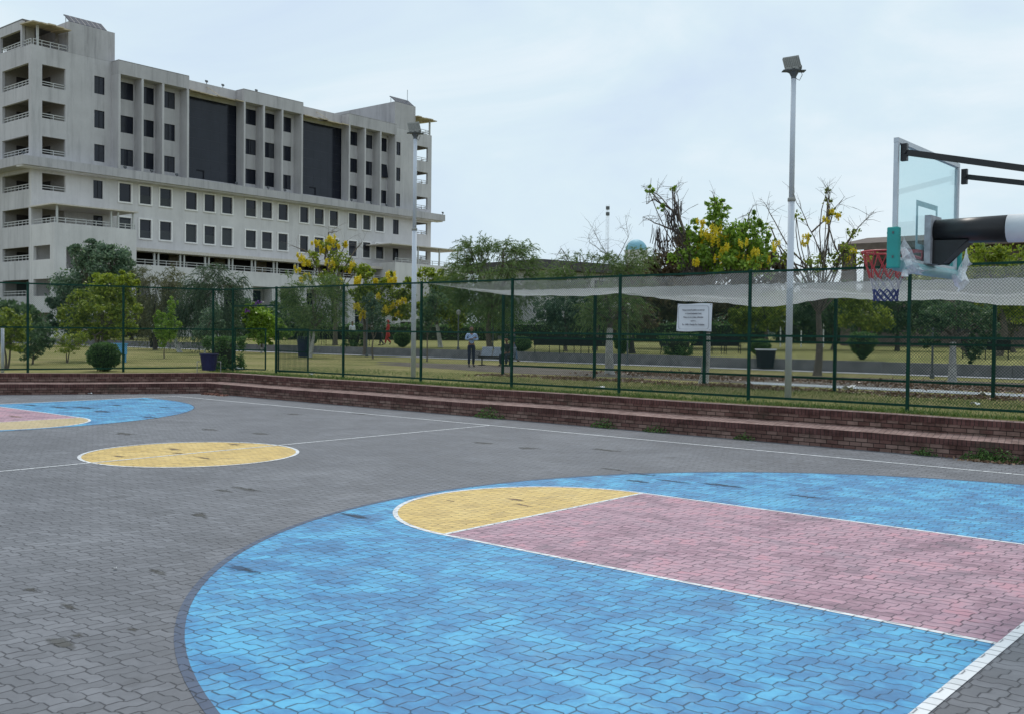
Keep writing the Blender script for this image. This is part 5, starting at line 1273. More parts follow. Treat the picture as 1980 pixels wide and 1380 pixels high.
# --- trees over and under the net on the right
tree('leafy_tree', 'yellow green tree under the net just left of the tall floodlight pole', 1480, 62, [(1475, 600, 50, 36), (1440, 610, 36, 30), (1505, 615, 30, 28)], 'lf_yel', 5200, .19, .55, .12)
tree('leafy_tree', 'dark green tree under the net behind the sparse golden tree', 1610, 64, [(1600, 590, 60, 40), (1560, 610, 40, 34), (1640, 620, 50, 30)], 'lf_dark', 7000, .19, .5, .13)
tree('leafy_tree', 'yellow green tree under the net behind the tapering bush', 1660, 58, [(1650, 600, 40, 36), (1690, 615, 40, 30), (1630, 570, 30, 24)], 'lf_yel', 5000, .17, .5, .11)
tree('leafy_tree', 'dark green tree behind the basket of the hoop', 1735, 62, [(1730, 590, 60, 44), (1780, 600, 50, 40), (1700, 620, 40, 26)], 'lf_dark', 7600, .18, .5, .13, bark='bark_dark')
r_, B_, k_ = tree('leafy_tree', 'tree with a whitewashed trunk and drooping leafy twigs right of the nearest fence post', 1843, 34.5, [(1850, 610, 60, 30), (1800, 660, 20, 18), (1885, 668, 24, 22), (1905, 630, 30, 26), (1800, 620, 30, 24), (1875, 690, 16, 12)], 'lf_dark', 3600, .13, .5, .12, white=1.4, fork=1.6, over=.2)
tree('leafy_tree', 'tall yellow green tree showing above the fence right of the hoop', 1930, 52, [(1900, 490, 50, 22), (1960, 495, 44, 26), (1930, 530, 80, 34), (1850, 530, 50, 30), (2010, 510, 50, 34), (1960, 580, 70, 34), (1790, 545, 40, 24)], 'lf_yel', 11500, .18, .55, .16, over=.15)
tree('leafy_tree', 'olive tree under the net behind the black bench right of the hoop', 1960, 60, [(1950, 610, 60, 36), (1900, 620, 40, 28), (2010, 600, 50, 40)], 'lf_oli', 5200, .19, .5, .13)
tree('bare_tree', 'dark trunked tree standing on the upper lawn behind the second fence', 1223, 54, [(1215, 610, 40, 30), (1250, 615, 34, 26), (1190, 620, 30, 24)], 'lf_brn', 3600, .16, .5, .14, fork=2.2, bark='bark_dark')
tree('leafy_tree', 'tree with a pale whitewashed trunk at the edge of the bare soil', 1180, 38.4, [(1180, 612, 44, 24), (1150, 600, 34, 24), (1215, 600, 34, 26), (1170, 575, 40, 26)], 'lf_fea', 5600, .12, .4, .15, mode='feather', white=1.7, fork=2.0)
for (px, d, w, h, lf, lb) in ((1010, 105, 70, 46, 'lf_dark', 'far dark tree behind the big feathery tree'), (1105, 110, 80, 50, 'lf_blue', 'far bluish tree before the flat roofed hall'), (1330, 100, 110, 44, 'lf_dark', 'far dark tree behind the brown tree'), (1530, 108, 90, 46, 'lf_blue', 'far bluish tree left of the brown roofed lodge'),
                          (1640, 100, 80, 50, 'lf_dark', 'far dark tree before the brown roofed lodge'), (1790, 96, 90, 60, 'lf_dark', 'far dark tree seen behind the backboard'), (1910, 100, 100, 56, 'lf_dark', 'far dark tree right of the backboard'), (2030, 100, 100, 60, 'lf_oli', 'far olive tree at the right edge'), (560, 96, 60, 36, 'lf_dark', 'far dark tree by the ground floor piers'), (460, 92, 50, 36, 'lf_dark', 'far dark tree hiding the foot of the office block'), (255, 90, 60, 40, 'lf_oli', 'far olive tree by the near corner of the office block'), (20, 80, 60, 36, 'lf_dark', 'far dark tree at the foot of the corner balconies'), (900, 100, 80, 44, 'lf_dark', 'far dark tree behind the leaning whitewashed trunk'), (1220, 120, 100, 50, 'lf_dark', 'far dark tree below the blue dome'),
                          (1430, 118, 90, 50, 'lf_dark', 'far dark tree between the notice sign and the tall floodlight pole'), (1580, 122, 80, 56, 'lf_dark', 'far dark tree behind the sparse golden tree'), (1710, 112, 80, 56, 'lf_blue', 'far bluish tree behind the basket'), (1850, 112, 90, 60, 'lf_blue', 'far bluish tree behind the hoop arm'), (1970, 112, 90, 60, 'lf_dark', 'far dark tree beyond the black bench at the right')):
    y0 = 642 - h * .75
    tree('far_tree', lb, px, d, [(px, y0, w, h), (px - w * .7, y0 + 10, w * .6, h * .75), (px + w * .7, y0 + 8, w * .6, h * .8)], lf, 4200, .34, .6, .16, group='trees standing far back before the buildings', twigs=4, over=.08, shell=.6)
# --- bushes on the upper lawn
for (px, top, by, w, d, shp, cn, lb) in ((684, 640, 668, 32, 67, 'square', 0, 'low square clipped bush beside the long black benches'), (778, 640, 671, 36, 66, 'round', .15, 'round clipped bush right of the woman in red'),
        (1007, 650, 682, 44, 56, 'round', 0, 'clipped bush right of the walking man'), (1203, 640, 684, 38, 53, 'round', .3, 'dark clipped bush between two trunks behind the second fence'), (1312, 645, 690, 60, 50, 'square', .35, 'broad clipped bush under the notice sign'),
        (1470, 655, 692, 44, 50, 'round', .1, 'leafy round bush behind the black bin'), (1668, 640, 694, 74, 46, 'round', .62, 'tapering clipped bush narrow at the foot, left of the nearest fence post'), (600, 640, 668, 30, 68, 'round', .2, 'small round bush behind the forked whitewashed trunks')):
    bush('clipped_bush', lb, px, top, by, w, d, shape=shp, cone=cn, n=3600, size=.085)
# hedges at the far side of the upper lawn
def hedge(label, x0, x1, d0, d1, ytop):
    a = stand(x0, d0); b = stand(x1, d1); L_ = (b - a).length; d = (b - a).normalized(); nn = Vector((-d.y, d.x, 0)); H = at_depth(x0, ytop, d0).z - a.z
    root = thing('clipped_hedge', label, 'hedge', a, 0, 'long hedges across the far lawn'); n_ = int(L_ * 130)
    t = rng.random(n_) * L_; w = rng.uniform(-.6, .6, n_); z = rng.random(n_) ** .6 * H; top = rng.random(n_) < .4; z[top] = H * (1 + .06 * rng.normal(size=top.sum())); w[~top] = np.sign(w[~top]) * .6
    P_ = np.outer(t, np.array(d)) + np.outer(w, np.array(nn)) + np.stack([0 * z, 0 * z, z], 1); dd = unit(n_); sz = .22 * (.6 + .8 * rng.random(n_)); V, Fq = leaf_quads(P_, dd, sz, sz * .6)
    mesh_np('foliage', V, Fq, M['lf_hedge'], root)
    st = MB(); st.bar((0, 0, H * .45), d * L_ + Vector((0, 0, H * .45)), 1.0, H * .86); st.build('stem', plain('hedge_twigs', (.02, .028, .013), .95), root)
hedge('long dark clipped hedge across the far lawn left of the steel seats', 570, 960, 96, 92, 628)
hedge('long dark clipped hedge across the far lawn behind the benches', 985, 1480, 94, 86, 624)
hedge('long dark clipped hedge across the far lawn at the right', 1500, 2040, 86, 80, 622)

# ------------------------------------------------------------------ far buildings, mast and dome
def hall():
    a = at_depth(1020, 640, 100); b = at_depth(1265, 640, 112); a.z = b.z = 1.3
    d = (b - a); L_ = d.length; ang = math.atan2(d.y, d.x)
    root = thing('flat_roofed_hall', 'low hall with a thick dark flat roof behind the feathery trees', 'building', a, ang)
    zt = at_depth(1100, 508, 104).z - 1.3
    w = MB(); wall_holes(w, (1.5, 0, 0), (1, 0, 0), (0, .3, 0), (0, L_ - 3), (0, zt - 1.0), [(1 + 3.4 * k, 3.2 + 3.4 * k, 1.0, 3.6) for k in range(int((L_ - 5) / 3.4))] + [(1 + 3.4 * k, 3.2 + 3.4 * k, 4.6, zt - 1.7) for k in range(int((L_ - 5) / 3.4))]); w.box((1.5, .31, 0), (1.8, 10, zt - 1.0)); w.box((L_ - 1.8, .31, 0), (L_ - 1.5, 10, zt - 1)); w.build('wall', M['plaster_pale'], root)
    for k in range(int((L_ - 5) / 3.4)):
        for z0, z1 in ((1, 3.6), (4.6, zt - 1.7)): g = MB(); g.box((2.5 + 3.4 * k, .2, z0), (4.7 + 3.4 * k, .24, z1)); g.build('window', M['glass'], root)
    r = MB(); r.box((0, -1.6, zt - .99), (L_, 11, zt - .1)); r.box((.4, -1.2, zt - .1), (L_ - .4, 10.6, zt)); r.build('roof', M['roofdark'], root)
hall()
def lodge():
    a = at_depth(1642, 640, 78); b = at_depth(2040, 640, 70); a.z = b.z = 1.3; d = b - a; L_ = d.length; ang = math.atan2(d.y, d.x); zt = at_depth(1700, 460, 76).z - 1.3
    root = thing('brown_roofed_lodge', 'lodge with a brown sheet roof and a stone corner pillar behind the hoop', 'building', a, ang)
    w = MB(); wall_holes(w, (1, 0, 0), (1, 0, 0), (0, .3, 0), (0, L_ - 1), (0, zt - .6), [(1.2 + 2.8 * k, 3.0 + 2.8 * k, 1.2, zt - 1.6) for k in range(int((L_ - 4) / 2.8))]); w.build('wall', M['rust'], root)
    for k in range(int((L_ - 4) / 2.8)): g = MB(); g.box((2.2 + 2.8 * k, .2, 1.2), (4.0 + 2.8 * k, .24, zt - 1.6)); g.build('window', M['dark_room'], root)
    r = MB(); c = [(-.6, -1.4, zt - .45), (L_ + 1, -1.4, zt - .35), (L_ + 1, 7, zt + .9), (-.6, 7, zt + .75)]; r.face(c); r.face([(p[0], p[1], p[2] - .5) for p in c][::-1])
    for k in range(4): p, q = c[k], c[(k + 1) % 4]; r.face([(p[0], p[1], p[2] - .5), (q[0], q[1], q[2] - .5), q, p])
    r.build('roof', M['rust'], root)
    p = MB()
    for k in range(9): p.box((-.4 + random.uniform(-.03, .03), -1.0, (zt - .9) * k / 9), (.5 + random.uniform(-.03, .03), -.1, (zt - .9) * (k + 1) / 9 - .01))
    p.build('stone_pillar', M['rust'], root)
lodge()
def mast():
    p = at_depth(1172, 640, 260); p.z = 1.5; H = at_depth(1172, 397, 260).z - 1.5
    root = thing('radio_mast', 'thin distant lattice radio mast rising against the sky', 'mast', p)
    m_ = MB(); s = .42
    for (x, y) in ((s, 0), (-s * .5, s * .87), (-s * .5, -s * .87)): m_.tube([(x, y, 0), (x, y, H)], .03, 4)
    n_ = int(H / 1.6)
    for k in range(n_):
        z = k * 1.6
        for a in range(3):
            t0 = 2 * math.pi * a / 3; t1 = 2 * math.pi * (a + 1) / 3; m_.tube([(s * math.cos(t0), s * math.sin(t0), z), (s * math.cos(t1), s * math.sin(t1), z + 1.6)], .018, 4)
    m_.build('lattice', plain('mast_paint', (.40, .40, .44), .6), root)
    for z in (.975, .93, .62, .59, .40):
        a = MB(); a.lathe((0, 0, H * z), [(.0, -.5), (.5, -.4), (.5, .4), (0, .5)], 8); a.build('antenna_drum', M['lamp_dark'], root)
mast()
def dome():
    p = at_depth(1228, 640, 150); p.z = 1.4; k = 150 / F_PX; R_ = 21 * k; zc = at_depth(1228, 485, 150).z - 1.4
    root = thing('dome_building', 'round tower topped by a faded blue dome behind the brown tree', 'building', p)
    d = MB(); d.lathe((0, 0, zc), [(R_ * math.cos(a), R_ * math.sin(a)) for a in [rad(q) for q in range(0, 91, 6)]], 32); d.build('dome', M['domeblue'], root, smooth=True)
    w = MB(); w.lathe((0, 0, 0), [(R_ * .98, 0), (R_ * .98, zc - .5), (R_ * 1.06, zc - .45), (R_ * 1.06, zc)], 32); w.build('wall', M['plaster_pale'], root)
dome()

# ------------------------------------------------------------------ benches on the upper lawn
def make_bench(label):
    root = thing('park_bench', label, 'bench', (0, 0, 0), 0, 'iron park benches on the upper lawn')
    for sx in (-.78, 0, .78):
        e_ = MB()
        e_.tube([(sx, -.26, 0), (sx, -.22, .22), (sx, -.24, .42)], [.022, .018, .022], 6); e_.tube([(sx, .22, 0), (sx, .17, .22), (sx, .17, .42)], [.022, .018, .022], 6)
        e_.tube([(sx, -.26, .41), (sx, 0, .39), (sx, .18, .40), (sx, .25, .62), (sx, .33, .88), (sx, .30, .90)], .02, 6)
        if sx: e_.tube([(sx, .24, .62), (sx, .05, .64), (sx, -.2, .63), (sx, -.27, .56), (sx, -.23, .52), (sx, -.20, .42)], .018, 6)
        e_.tube([(sx, .20, .12), (sx, 0, .20), (sx, -.22, .12)], .012, 5)
        e_.build('leg_frame', M['bench'], root)
    s_ = MB()
    for k in range(6): s_.box((-.85, -.25 + k * .072, .415), (.85, -.19 + k * .072, .44))
    s_.build('seat', M['bench'], root)
    b_ = MB()
    for k in range(7):
        y = .20 + k * .021; z = .44 + k * .066; b_.box((-.85, y, z), (.85, y + .024, z + .0655))
    b_.build('backrest', M['bench'], root)
    return root
bench_spots = [   # photo pixel x, y of the middle of the feet, facing (extra turn), label
    (1062, 685, 180, 'dark iron bench seen from behind, next right of the clipped bush by the walking man'), (1110, 685, 180, 'dark iron bench seen from behind between two other benches near the whitewashed trunk'),
    (1152, 685, 180, 'dark iron bench just left of the whitewashed trunk on the bare soil edge'), (1292, 685, 75, 'iron bench turned sideways at the left edge of the bush under the notice sign'),
    (1402, 684, 15, 'iron bench facing the court left of the black bin'), (1366, 684, 0, 'iron bench half hidden by the whitewashed trunk under the notice sign'),
    (1905, 694, 180, 'long dark bench with a white blue paper on it right of the hoop'), (652, 668, 180, 'dark bench left of the low square clipped bush'), (622, 667, 180, 'dark bench beside the forked whitewashed trunks'),
    (714, 668, 180, 'dark bench between the low square bush and the walking women')]
proto = make_bench(bench_spots[0][3])
for i, (px, py, a, lb) in enumerate(bench_spots):
    p = on_ground(px, py); view = math.atan2(p.y - CAM.y, p.x - CAM.x) - math.pi / 2
    o = proto if i == 0 else dup(proto, p, 0, lb)
    o.location = p; o.rotation_euler = (0, 0, view + rad(a)); 
    if px == 1905: o.scale = (1.25, 1, 1)

# ------------------------------------------------------------------ steel waiting seats on the bare soil
def steel_seats():
    p = at_z(930, 706, LAWN); view = math.atan2(p.y - CAM.y, p.x - CAM.x) - math.pi / 2
    root = thing('waiting_seats', 'row of perforated steel waiting seats on a beam, beside the standing man', 'seats', p, view + rad(-28))
    bm_ = MB(); bm_.box((-.15, -.03, .34), (1.75, .03, .40)); bm_.build('beam', M['black'], root)
    for x in (.05, 1.5):
        l_ = MB(); l_.box((x - .025, -.025, .04), (x + .025, .025, .34)); l_.box((x - .03, -.30, 0), (x + .03, .30, .045)); l_.build('leg', M['black'], root)
    for k in range(3):
        x0 = -.12 + k * .62; s_ = MB()
        prof = [(-.26, .44), (-.22, .425), (.0, .40), (.16, .405), (.22, .46), (.30, .66), (.36, .84), (.385, .86)]
        for i in range(len(prof) - 1):
            a, b = prof[i], prof[i + 1]
            s_.face([(x0, a[0], a[1]), (x0 + .56, a[0], a[1]), (x0 + .56, b[0], b[1]), (x0, b[0], b[1])]); s_.face([(x0, a[0], a[1] - .012), (x0, b[0], b[1] - .012), (x0 + .56, b[0], b[1] - .012), (x0 + .56, a[0], a[1] - .012)])
        s_.build('seat', M['steel'], root)
    for x in (-.14, 1.74):
        a_ = MB(); a_.tube([(x, .02, .38), (x, .1, .62), (x, -.2, .62)], .018, 6); a_.build('armrest', M['black'], root)
    return p, view + rad(-28)
seat_p, seat_a = steel_seats()

# ------------------------------------------------------------------ litter bins
def bin_thing(name, label, p, r0, r1, h, mat, rimmat, frame=True, view=0, text=False):
    root = thing(name, label, 'bin', p, view, 'litter bins around the lawns')
    zb = .10 if frame else .0
    b_ = MB(); b_.lathe((0, 0, zb), [(0, 0), (r0, 0), (r1, h), (r1 * .93, h), (r0 * .92, .05), (0, .05)], 20); b_.build('bucket', mat, root, smooth=False)
    rm = MB(); rm.lathe((0, 0, zb), [(r1 - .005, h - .05), (r1 + .02, h - .05), (r1 + .025, h + .005), (r1 - .01, h + .012)], 20); rm.build('rim', rimmat, root)
    if frame:
        f_ = MB()
        for s_ in (-1, 1):
            x = s_ * (r1 + .09); f_.tube([(x, -.12, 0), (x, -.12, h * .62), (x, -.06, h * .70), (x, .06, h * .70), (x, .12, h * .62), (x, .12, 0)], .013, 6); f_.bar((x, 0, h * .62 + zb * .5), (s_ * (r1 - .02), 0, h * .62 + zb * .5), .03)
        f_.build('stand', M['lamp_grey'], root)
pv = lambda p: math.atan2(p.y - CAM.y, p.x - CAM.x) - math.pi / 2
p = at_z(404, 721, LAWN); bin_thing('litter_bin', 'navy blue litter bin in a tube stand before the square clipped bush', p, .23, .31, .58, M['bin'], M['bin'], True, pv(p))
p = at_z(1480, 714, LAWN); bin_thing('litter_bin', 'black round litter bin with a pale rim by the retaining wall', p, .38, .46, .82, M['bin_black'], M['alu'], True, pv(p))
p = at_z(590, 690, LAWN); bin_thing('litter_bin', 'dark blue litter bin by the forked whitewashed trunks', p, .40, .48, 1.15, M['bin'], M['bin'], False, pv(p))
p = stand(298, 75); bin_thing('litter_bin', 'small dark litter bin hung before the retaining wall behind the slim young tree', p, .28, .36, .75, M['bin_black'], M['bin_black'], True, pv(p))
p = at_z(229, 700, LAWN); b_ = MB(); b_.box((-.32, -.25, .35), (.32, .25, .8)); b_.box((-.35, -.28, .8), (.35, .28, .86)); 
for x in (-.26, .26):
    for y in (-.2, .2): b_.box((x - .03, y - .03, 0), (x + .03, y + .03, .35))
o = b_.build('crate_box', M['skyblue']); o.location = p; tag(o, 'light blue plastic box on legs behind the round clipped bush', 'box')

# ------------------------------------------------------------------ thin lawn lamp posts, sticks and tree guards
def lawn_post(px, py, top, label, dep=None):
    p = at_z(px, py, LAWN) if dep is None else stand(px, dep); H = at_depth(px, top, depth_of(p)).z - p.z
    root = thing('garden_lamp', label, 'garden lamp', p, 0, 'slim garden lamp posts by the path')
    m_ = MB(); m_.tube([(0, 0, -.05), (0, 0, H)], [.045, .035], 8); m_.lathe((0, 0, 0), [(.09, 0), (.09, .12), (.05, .2)], 8); m_.build('post', M['lamp_dark'], root)
    h_ = MB(); h_.lathe((0, 0, H), [(.03, 0), (.12, .05), (.14, .25), (.04, .34), (0, .35)], 10); h_.build('lantern', M['lamp_grey'], root)
lawn_post(1213, 705, 600, 'slim dark garden lamp post left of the broad bush under the sign')
lawn_post(709, 690, 600, 'slim dark garden lamp post before the walking women')
lawn_post(1802, 731, 625, 'slim dark garden lamp post right of the nearest fence post')
lawn_post(886, 675, 610, 'slim dark garden lamp post left of the standing man', 60)
lawn_post(953, 672, 615, 'slim dark garden lamp post behind the steel seats', 62)
lawn_post(508, 676, 592, 'dark garden lamp post beside the bright lime green tree', 72)
def garden_light(px, d, top, label):
    p = stand(px, d); H = at_depth(px, top, d).z - p.z; root = thing('white_bollard_lamp', label, 'garden lamp', p, 0, 'white lamps before the hedge')
    m_ = MB(); m_.tube([(0, 0, 0), (0, 0, H)], .05, 8); m_.build('post', M['whitepaint'], root)
    h_ = MB(); h_.lathe((0, 0, H), [(.30, -.05), (.34, 0), (0, .12)], 10); h_.build('lamp_head', M['whitepaint'], root)
for px, t_, lb in ((1509, 628, 'white garden lamp left of the tall floodlight pole'), (1549, 630, 'white garden lamp right of the tall floodlight pole'), (1592, 622, 'white garden lamp by the forked dark trunk')): garden_light(px, 72, t_, lb)

# ------------------------------------------------------------------ people
SKIN = plain('brown_skin', (.20, .105, .065), .6, var=.06)
HAIR = plain('black_hair', (.012, .010, .010), .6)
def skin_mesh(chains, root_i=0, sub=1):
    """chains: list of [(point, radius), ...]; shared points are welded"""
    V, E, Rr, idx = [], [], [], {}
    def vid(p, r):
        k = tuple(round(c, 4) for c in p)
        if k not in idx: idx[k] = len(V); V.append(p); Rr.append(r)
        return idx[k]
    for ch in chains:
        ids = [vid(p, r) for p, r in ch]
        for a, b in zip(ids[:-1], ids[1:]):
            if a != b: E.append((a, b))
    me = bpy.data.meshes.new('tmp'); me.from_pydata(V, E, []); ob = bpy.data.objects.new('tmp', me); COL.objects.link(ob)
    md = ob.modifiers.new('s', 'SKIN'); md.use_smooth_shade = True
    for i, r in enumerate(Rr):
        sv_ = me.skin_vertices[0].data[i]; sv_.radius = (r, r); sv_.use_root = (i == root_i)
    sb = ob.modifiers.new('u', 'SUBSURF'); sb.levels = sub; sb.render_levels = sub
    bpy.context.view_layer.update(); dg = bpy.context.evaluated_depsgraph_get(); out = bpy.data.meshes.new_from_object(ob.evaluated_get(dg))
    bpy.data.objects.remove(ob); bpy.data.meshes.remove(me)
    return out
def join_meshes(name, meshes, mat, parent):
    V, Fc = [], []
    for m_ in meshes:
        o_ = len(V); V += [tuple(v.co) for v in m_.vertices]; Fc += [tuple(o_ + i for i in p.vertices) for p in m_.polygons]
    me = bpy.data.meshes.new(name); me.from_pydata(V, [], Fc); me.materials.append(mat); me.polygons.foreach_set('use_smooth', [True] * len(me.polygons)); me.update()
    ob = bpy.data.objects.new(name, me); COL.objects.link(ob); ob.parent = parent; return ob
def head_mesh(c, yaw=0, s=1.0, hair=False, long_=False):
    """head facing -Y with nose, chin, brow and ears"""
    V, Fc = [], []; nu, nv = 18, 14
    for j in range(nv + 1):
        v = -math.pi / 2 + math.pi * j / nv
        for i in range(nu):
            u = 2 * math.pi * i / nu; x = math.cos(v) * math.sin(u); y = -math.cos(v) * math.cos(u); z = math.sin(v)
            fx = .076 * (1 - .22 * max(0, -z) ** 1.5); fy = .098; fz = .118
            px, py, pz = x * fx, y * fy, z * fz
            if not hair:
                if y < -.8 and abs(x) < .22 and -.35 < z < .1: py -= .022 * (1 - abs(x) / .22)
                if y < -.5 and z < -.6: py -= .008
                if y < -.75 and .12 < z < .30 and .2 < abs(x) < .6: py += .007
                if abs(x) > .93 and abs(z) < .25: px *= 1.13
            else: px *= 1.07; py = py * 1.06 + .006; pz = pz * 1.06 + .004
            q = Vector((px * s, py * s, pz * s)); q.rotate(Matrix.Rotation(yaw, 3, 'Z')); V.append(tuple(Vector(c) + q))
    for j in range(nv):
        for i in range(nu):
            if hair:
                v = -math.pi / 2 + math.pi * (j + .5) / nv; u = 2 * math.pi * (i + .5) / nu; fy = -math.cos(v) * math.cos(u)
                if fy < -.30 and math.sin(v) < .62: continue
                if math.sin(v) < (-.55 if not long_ else -.9): continue
            Fc.append((j*nu + i, j*nu + (i+1) % nu, (j+1)*nu + (i+1) % nu, (j+1)*nu + i))
    me = bpy.data.meshes.new('h'); me.from_pydata(V, [], Fc); return me
def person(label, loc, yaw, height, J, shirt, trousers, sleeve=1.0, scarf=None, skirt=False, shoe=None, group=None, head_yaw=0):
    """J: joints in metres for a 1.75 m figure facing -Y: neck, shoulders, elbows, wrists, hips, knees, ankles, toes"""
    root = thing('person', label, 'person', loc, yaw); root.scale = (height / 1.75,) * 3
    P_ = {k: Vector(v) for k, v in J.items()}
    pel, che, nk = P_['pelvis'], P_['chest'], P_['neck']; hd = P_['head']
    ch = [[(pel, .115), (pel.lerp(che, .5), .105), (che, .12), (nk, .05), (hd - Vector((0, 0, .06)), .048)]]
    for s_ in 'LR':
        sh, el, wr = P_['sh' + s_], P_['el' + s_], P_['wr' + s_]; hi, kn, an, to = P_['hip' + s_], P_['kn' + s_], P_['an' + s_], P_['toe' + s_]
        ch.append([(che, .12), (sh, .055), (sh.lerp(el, .5), .045), (el, .038), (el.lerp(wr, .4), .036), (wr, .026)])
        ch.append([(pel, .115), (hi, .085), (hi.lerp(kn, .5), .072), (kn, .055), (kn.lerp(an, .35), .052), (an, .036), (an + (to - an) * .55 + Vector((0, 0, -.012)), .036), (to, .028)])
        # hand: palm, four fingers and a thumb
        fd = (wr - el).normalized(); sd = fd.cross(Vector((0, 0, 1))); sd = sd.normalized() if sd.length > .1 else Vector((1, 0, 0)); pm = wr + fd * .055
        ch.append([(wr, .026), (pm, .028)])
        for q, ln_ in zip((-.027, -.009, .009, .026), (.062, .074, .070, .054)):
            a = pm + fd * .03 + sd * q; nd = fd.cross(sd)
            ch.append([(pm, .028), (a, .0095), (a + fd * ln_ * .55 + nd * .008, .0085), (a + fd * ln_ * .9 + nd * .024, .007)])
        t0 = wr + fd * .02 + sd * .034; ch.append([(wr, .026), (t0, .011), (t0 + fd * .04 + sd * .014, .009)])
    body = skin_mesh(ch, 0, 1)
    join_meshes('body', [body, head_mesh(hd, head_yaw)], SKIN, root)
    # clothing grown over the same skeleton
    g = .018
    sc_ = [[(pel + Vector((0, 0, .02)), .135), (pel.lerp(che, .5), .125), (che, .142), (nk - Vector((0, 0, .02)), .075)]]
    for s_ in 'LR':
        sh, el, wr = P_['sh' + s_], P_['el' + s_], P_['wr' + s_]; e = [(che, .142), (sh, .078), (sh.lerp(el, .55), .064)]
        if sleeve > .5: e += [(el, .057), (el.lerp(wr, .85), .042)]
        sc_.append(e)
    if skirt: sc_.append([(pel + Vector((0, 0, .02)), .135), (pel - Vector((0, 0, .2)), .175), (pel - Vector((0, 0, .42)), .20)])
    join_meshes('shirt' if not skirt else 'tunic', [skin_mesh(sc_, 0, 1)], shirt, root)
    tr = [[(pel + Vector((0, 0, .06)), .130), (pel, .132)]]
    for s_ in 'LR':
        hi, kn, an = P_['hip' + s_], P_['kn' + s_], P_['an' + s_]; tr.append([(pel, .132), (hi, .100), (hi.lerp(kn, .5), .088), (kn, .072), (kn.lerp(an, .5), .066), (an + Vector((0, 0, .03)), .058)])
    join_meshes('trousers', [skin_mesh(tr, 0, 1)], trousers, root)
    for s_ in 'LR':
        an, to = P_['an' + s_], P_['toe' + s_]; join_meshes('shoe', [skin_mesh([[(an - Vector((0, 0, .01)), .046), (an.lerp(to, .5) - Vector((0, 0, .008)), .046), (to, .038)]], 0, 1)], shoe or M['black'], root)
    if scarf:
        join_meshes('headscarf', [head_mesh(hd + Vector((0, .008, .0)), head_yaw, 1.13, True, True), skin_mesh([[(nk + Vector((0, .02, .04)), .085), (che + Vector((0, -.01, .05)), .165), (che + Vector((0, .02, -.12)), .15)]], 0, 1)], scarf, root)
    else: join_meshes('hair', [head_mesh(hd, head_yaw, 1.0, True)], HAIR, root)
    return root
STAND = dict(pelvis=(0, 0, .93), chest=(0, -.01, 1.27), neck=(0, .0, 1.47), head=(0, -.02, 1.64),
    shL=(.19, 0, 1.41), elL=(.25, .02, 1.12), wrL=(.24, -.05, .87), shR=(-.19, 0, 1.41), elR=(-.25, .02, 1.12), wrR=(-.24, -.05, .87),
    hipL=(.095, 0, .86), knL=(.10, -.02, .48), anL=(.10, .02, .08), toeL=(.115, -.15, .035), hipR=(-.095, 0, .86), knR=(-.10, -.02, .48), anR=(-.10, .02, .08), toeR=(-.115, -.15, .035))
cl = lambda nm, c, v=.15: plain(nm, c, .85, var=v, scale=5)
face_cam = lambda p: math.atan2(CAM.y - p.y, CAM.x - p.x) + math.pi / 2
p = at_z(911, 709, LAWN)
J = dict(STAND); J.update(elL=(.27, -.05, 1.17), wrL=(-.06, -.21, 1.20), elR=(-.27, -.05, 1.17), wrR=(.08, -.19, 1.25))
person('man in a light blue shirt and dark trousers standing with folded arms', p, face_cam(p) + rad(15), 1.80, J, cl('light_blue_shirt', (.30, .40, .58)), cl('navy_trousers', (.018, .022, .045)))
p = at_z(991, 699, LAWN)
J = dict(STAND); J.update(knL=(.10, -.14, .50), anL=(.10, -.22, .08), toeL=(.11, -.38, .05), knR=(-.10, .06, .48), anR=(-.10, .30, .13), toeR=(-.11, .18, .03), wrL=(.24, .12, .88), wrR=(-.24, -.16, .90), elR=(-.25, -.02, 1.12))
person('man in a dark green shirt and blue jeans walking along the path', p, face_cam(p) + rad(62), 1.76, J, cl('dark_teal_shirt', (.018, .045, .05)), cl('blue_jeans', (.10, .15, .25)), group=None)
# seated man on the steel seats
so = Matrix.Translation(seat_p) @ Matrix.Rotation(seat_a, 4, 'Z')
SIT = dict(pelvis=(0, .05, .53), chest=(0, .0, .86), neck=(0, -.06, 1.05), head=(0, -.11, 1.21), shL=(.19, -.02, 1.0), elL=(.24, -.16, .76), wrL=(.10, -.36, .62), shR=(-.19, -.02, 1.0), elR=(-.24, -.16, .76), wrR=(-.08, -.36, .64),
    hipL=(.10, -.02, .51), knL=(.15, -.44, .50), anL=(.15, -.42, .08), toeL=(.17, -.58, .035), hipR=(-.10, -.02, .51), knR=(-.15, -.44, .50), anR=(-.15, -.40, .08), toeR=(-.17, -.56, .035))
person('man in dark clothes sitting bent forward on the steel seats', so @ Vector((1.38, .0, 0)), seat_a, 1.75, SIT, cl('black_shirt', (.02, .025, .025)), cl('charcoal_trousers', (.022, .028, .04)))
p = on_ground(737, 668)
J = dict(STAND); J.update(knL=(.09, -.10, .49), anL=(.09, -.12, .08), toeL=(.1, -.28, .04), anR=(-.10, .2, .1), toeR=(-.1, .06, .035))
person('woman in a pale headscarf and grey clothes walking beside the woman in red', p, face_cam(p) - rad(70), 1.76, J, cl('dark_grey_tunic', (.05, .055, .06)), cl('grey_trousers', (.08, .08, .10)), scarf=cl('pale_headscarf', (.48, .42, .40)), skirt=True)
p = on_ground(750, 667)
J = dict(STAND); J.update(knL=(.09, -.15, .50), anL=(.09, -.22, .08), toeL=(.1, -.38, .05), anR=(-.10, .24, .13), toeR=(-.1, .12, .035), wrL=(.2, -.25, 1.0), elL=(.26, -.02, 1.12))
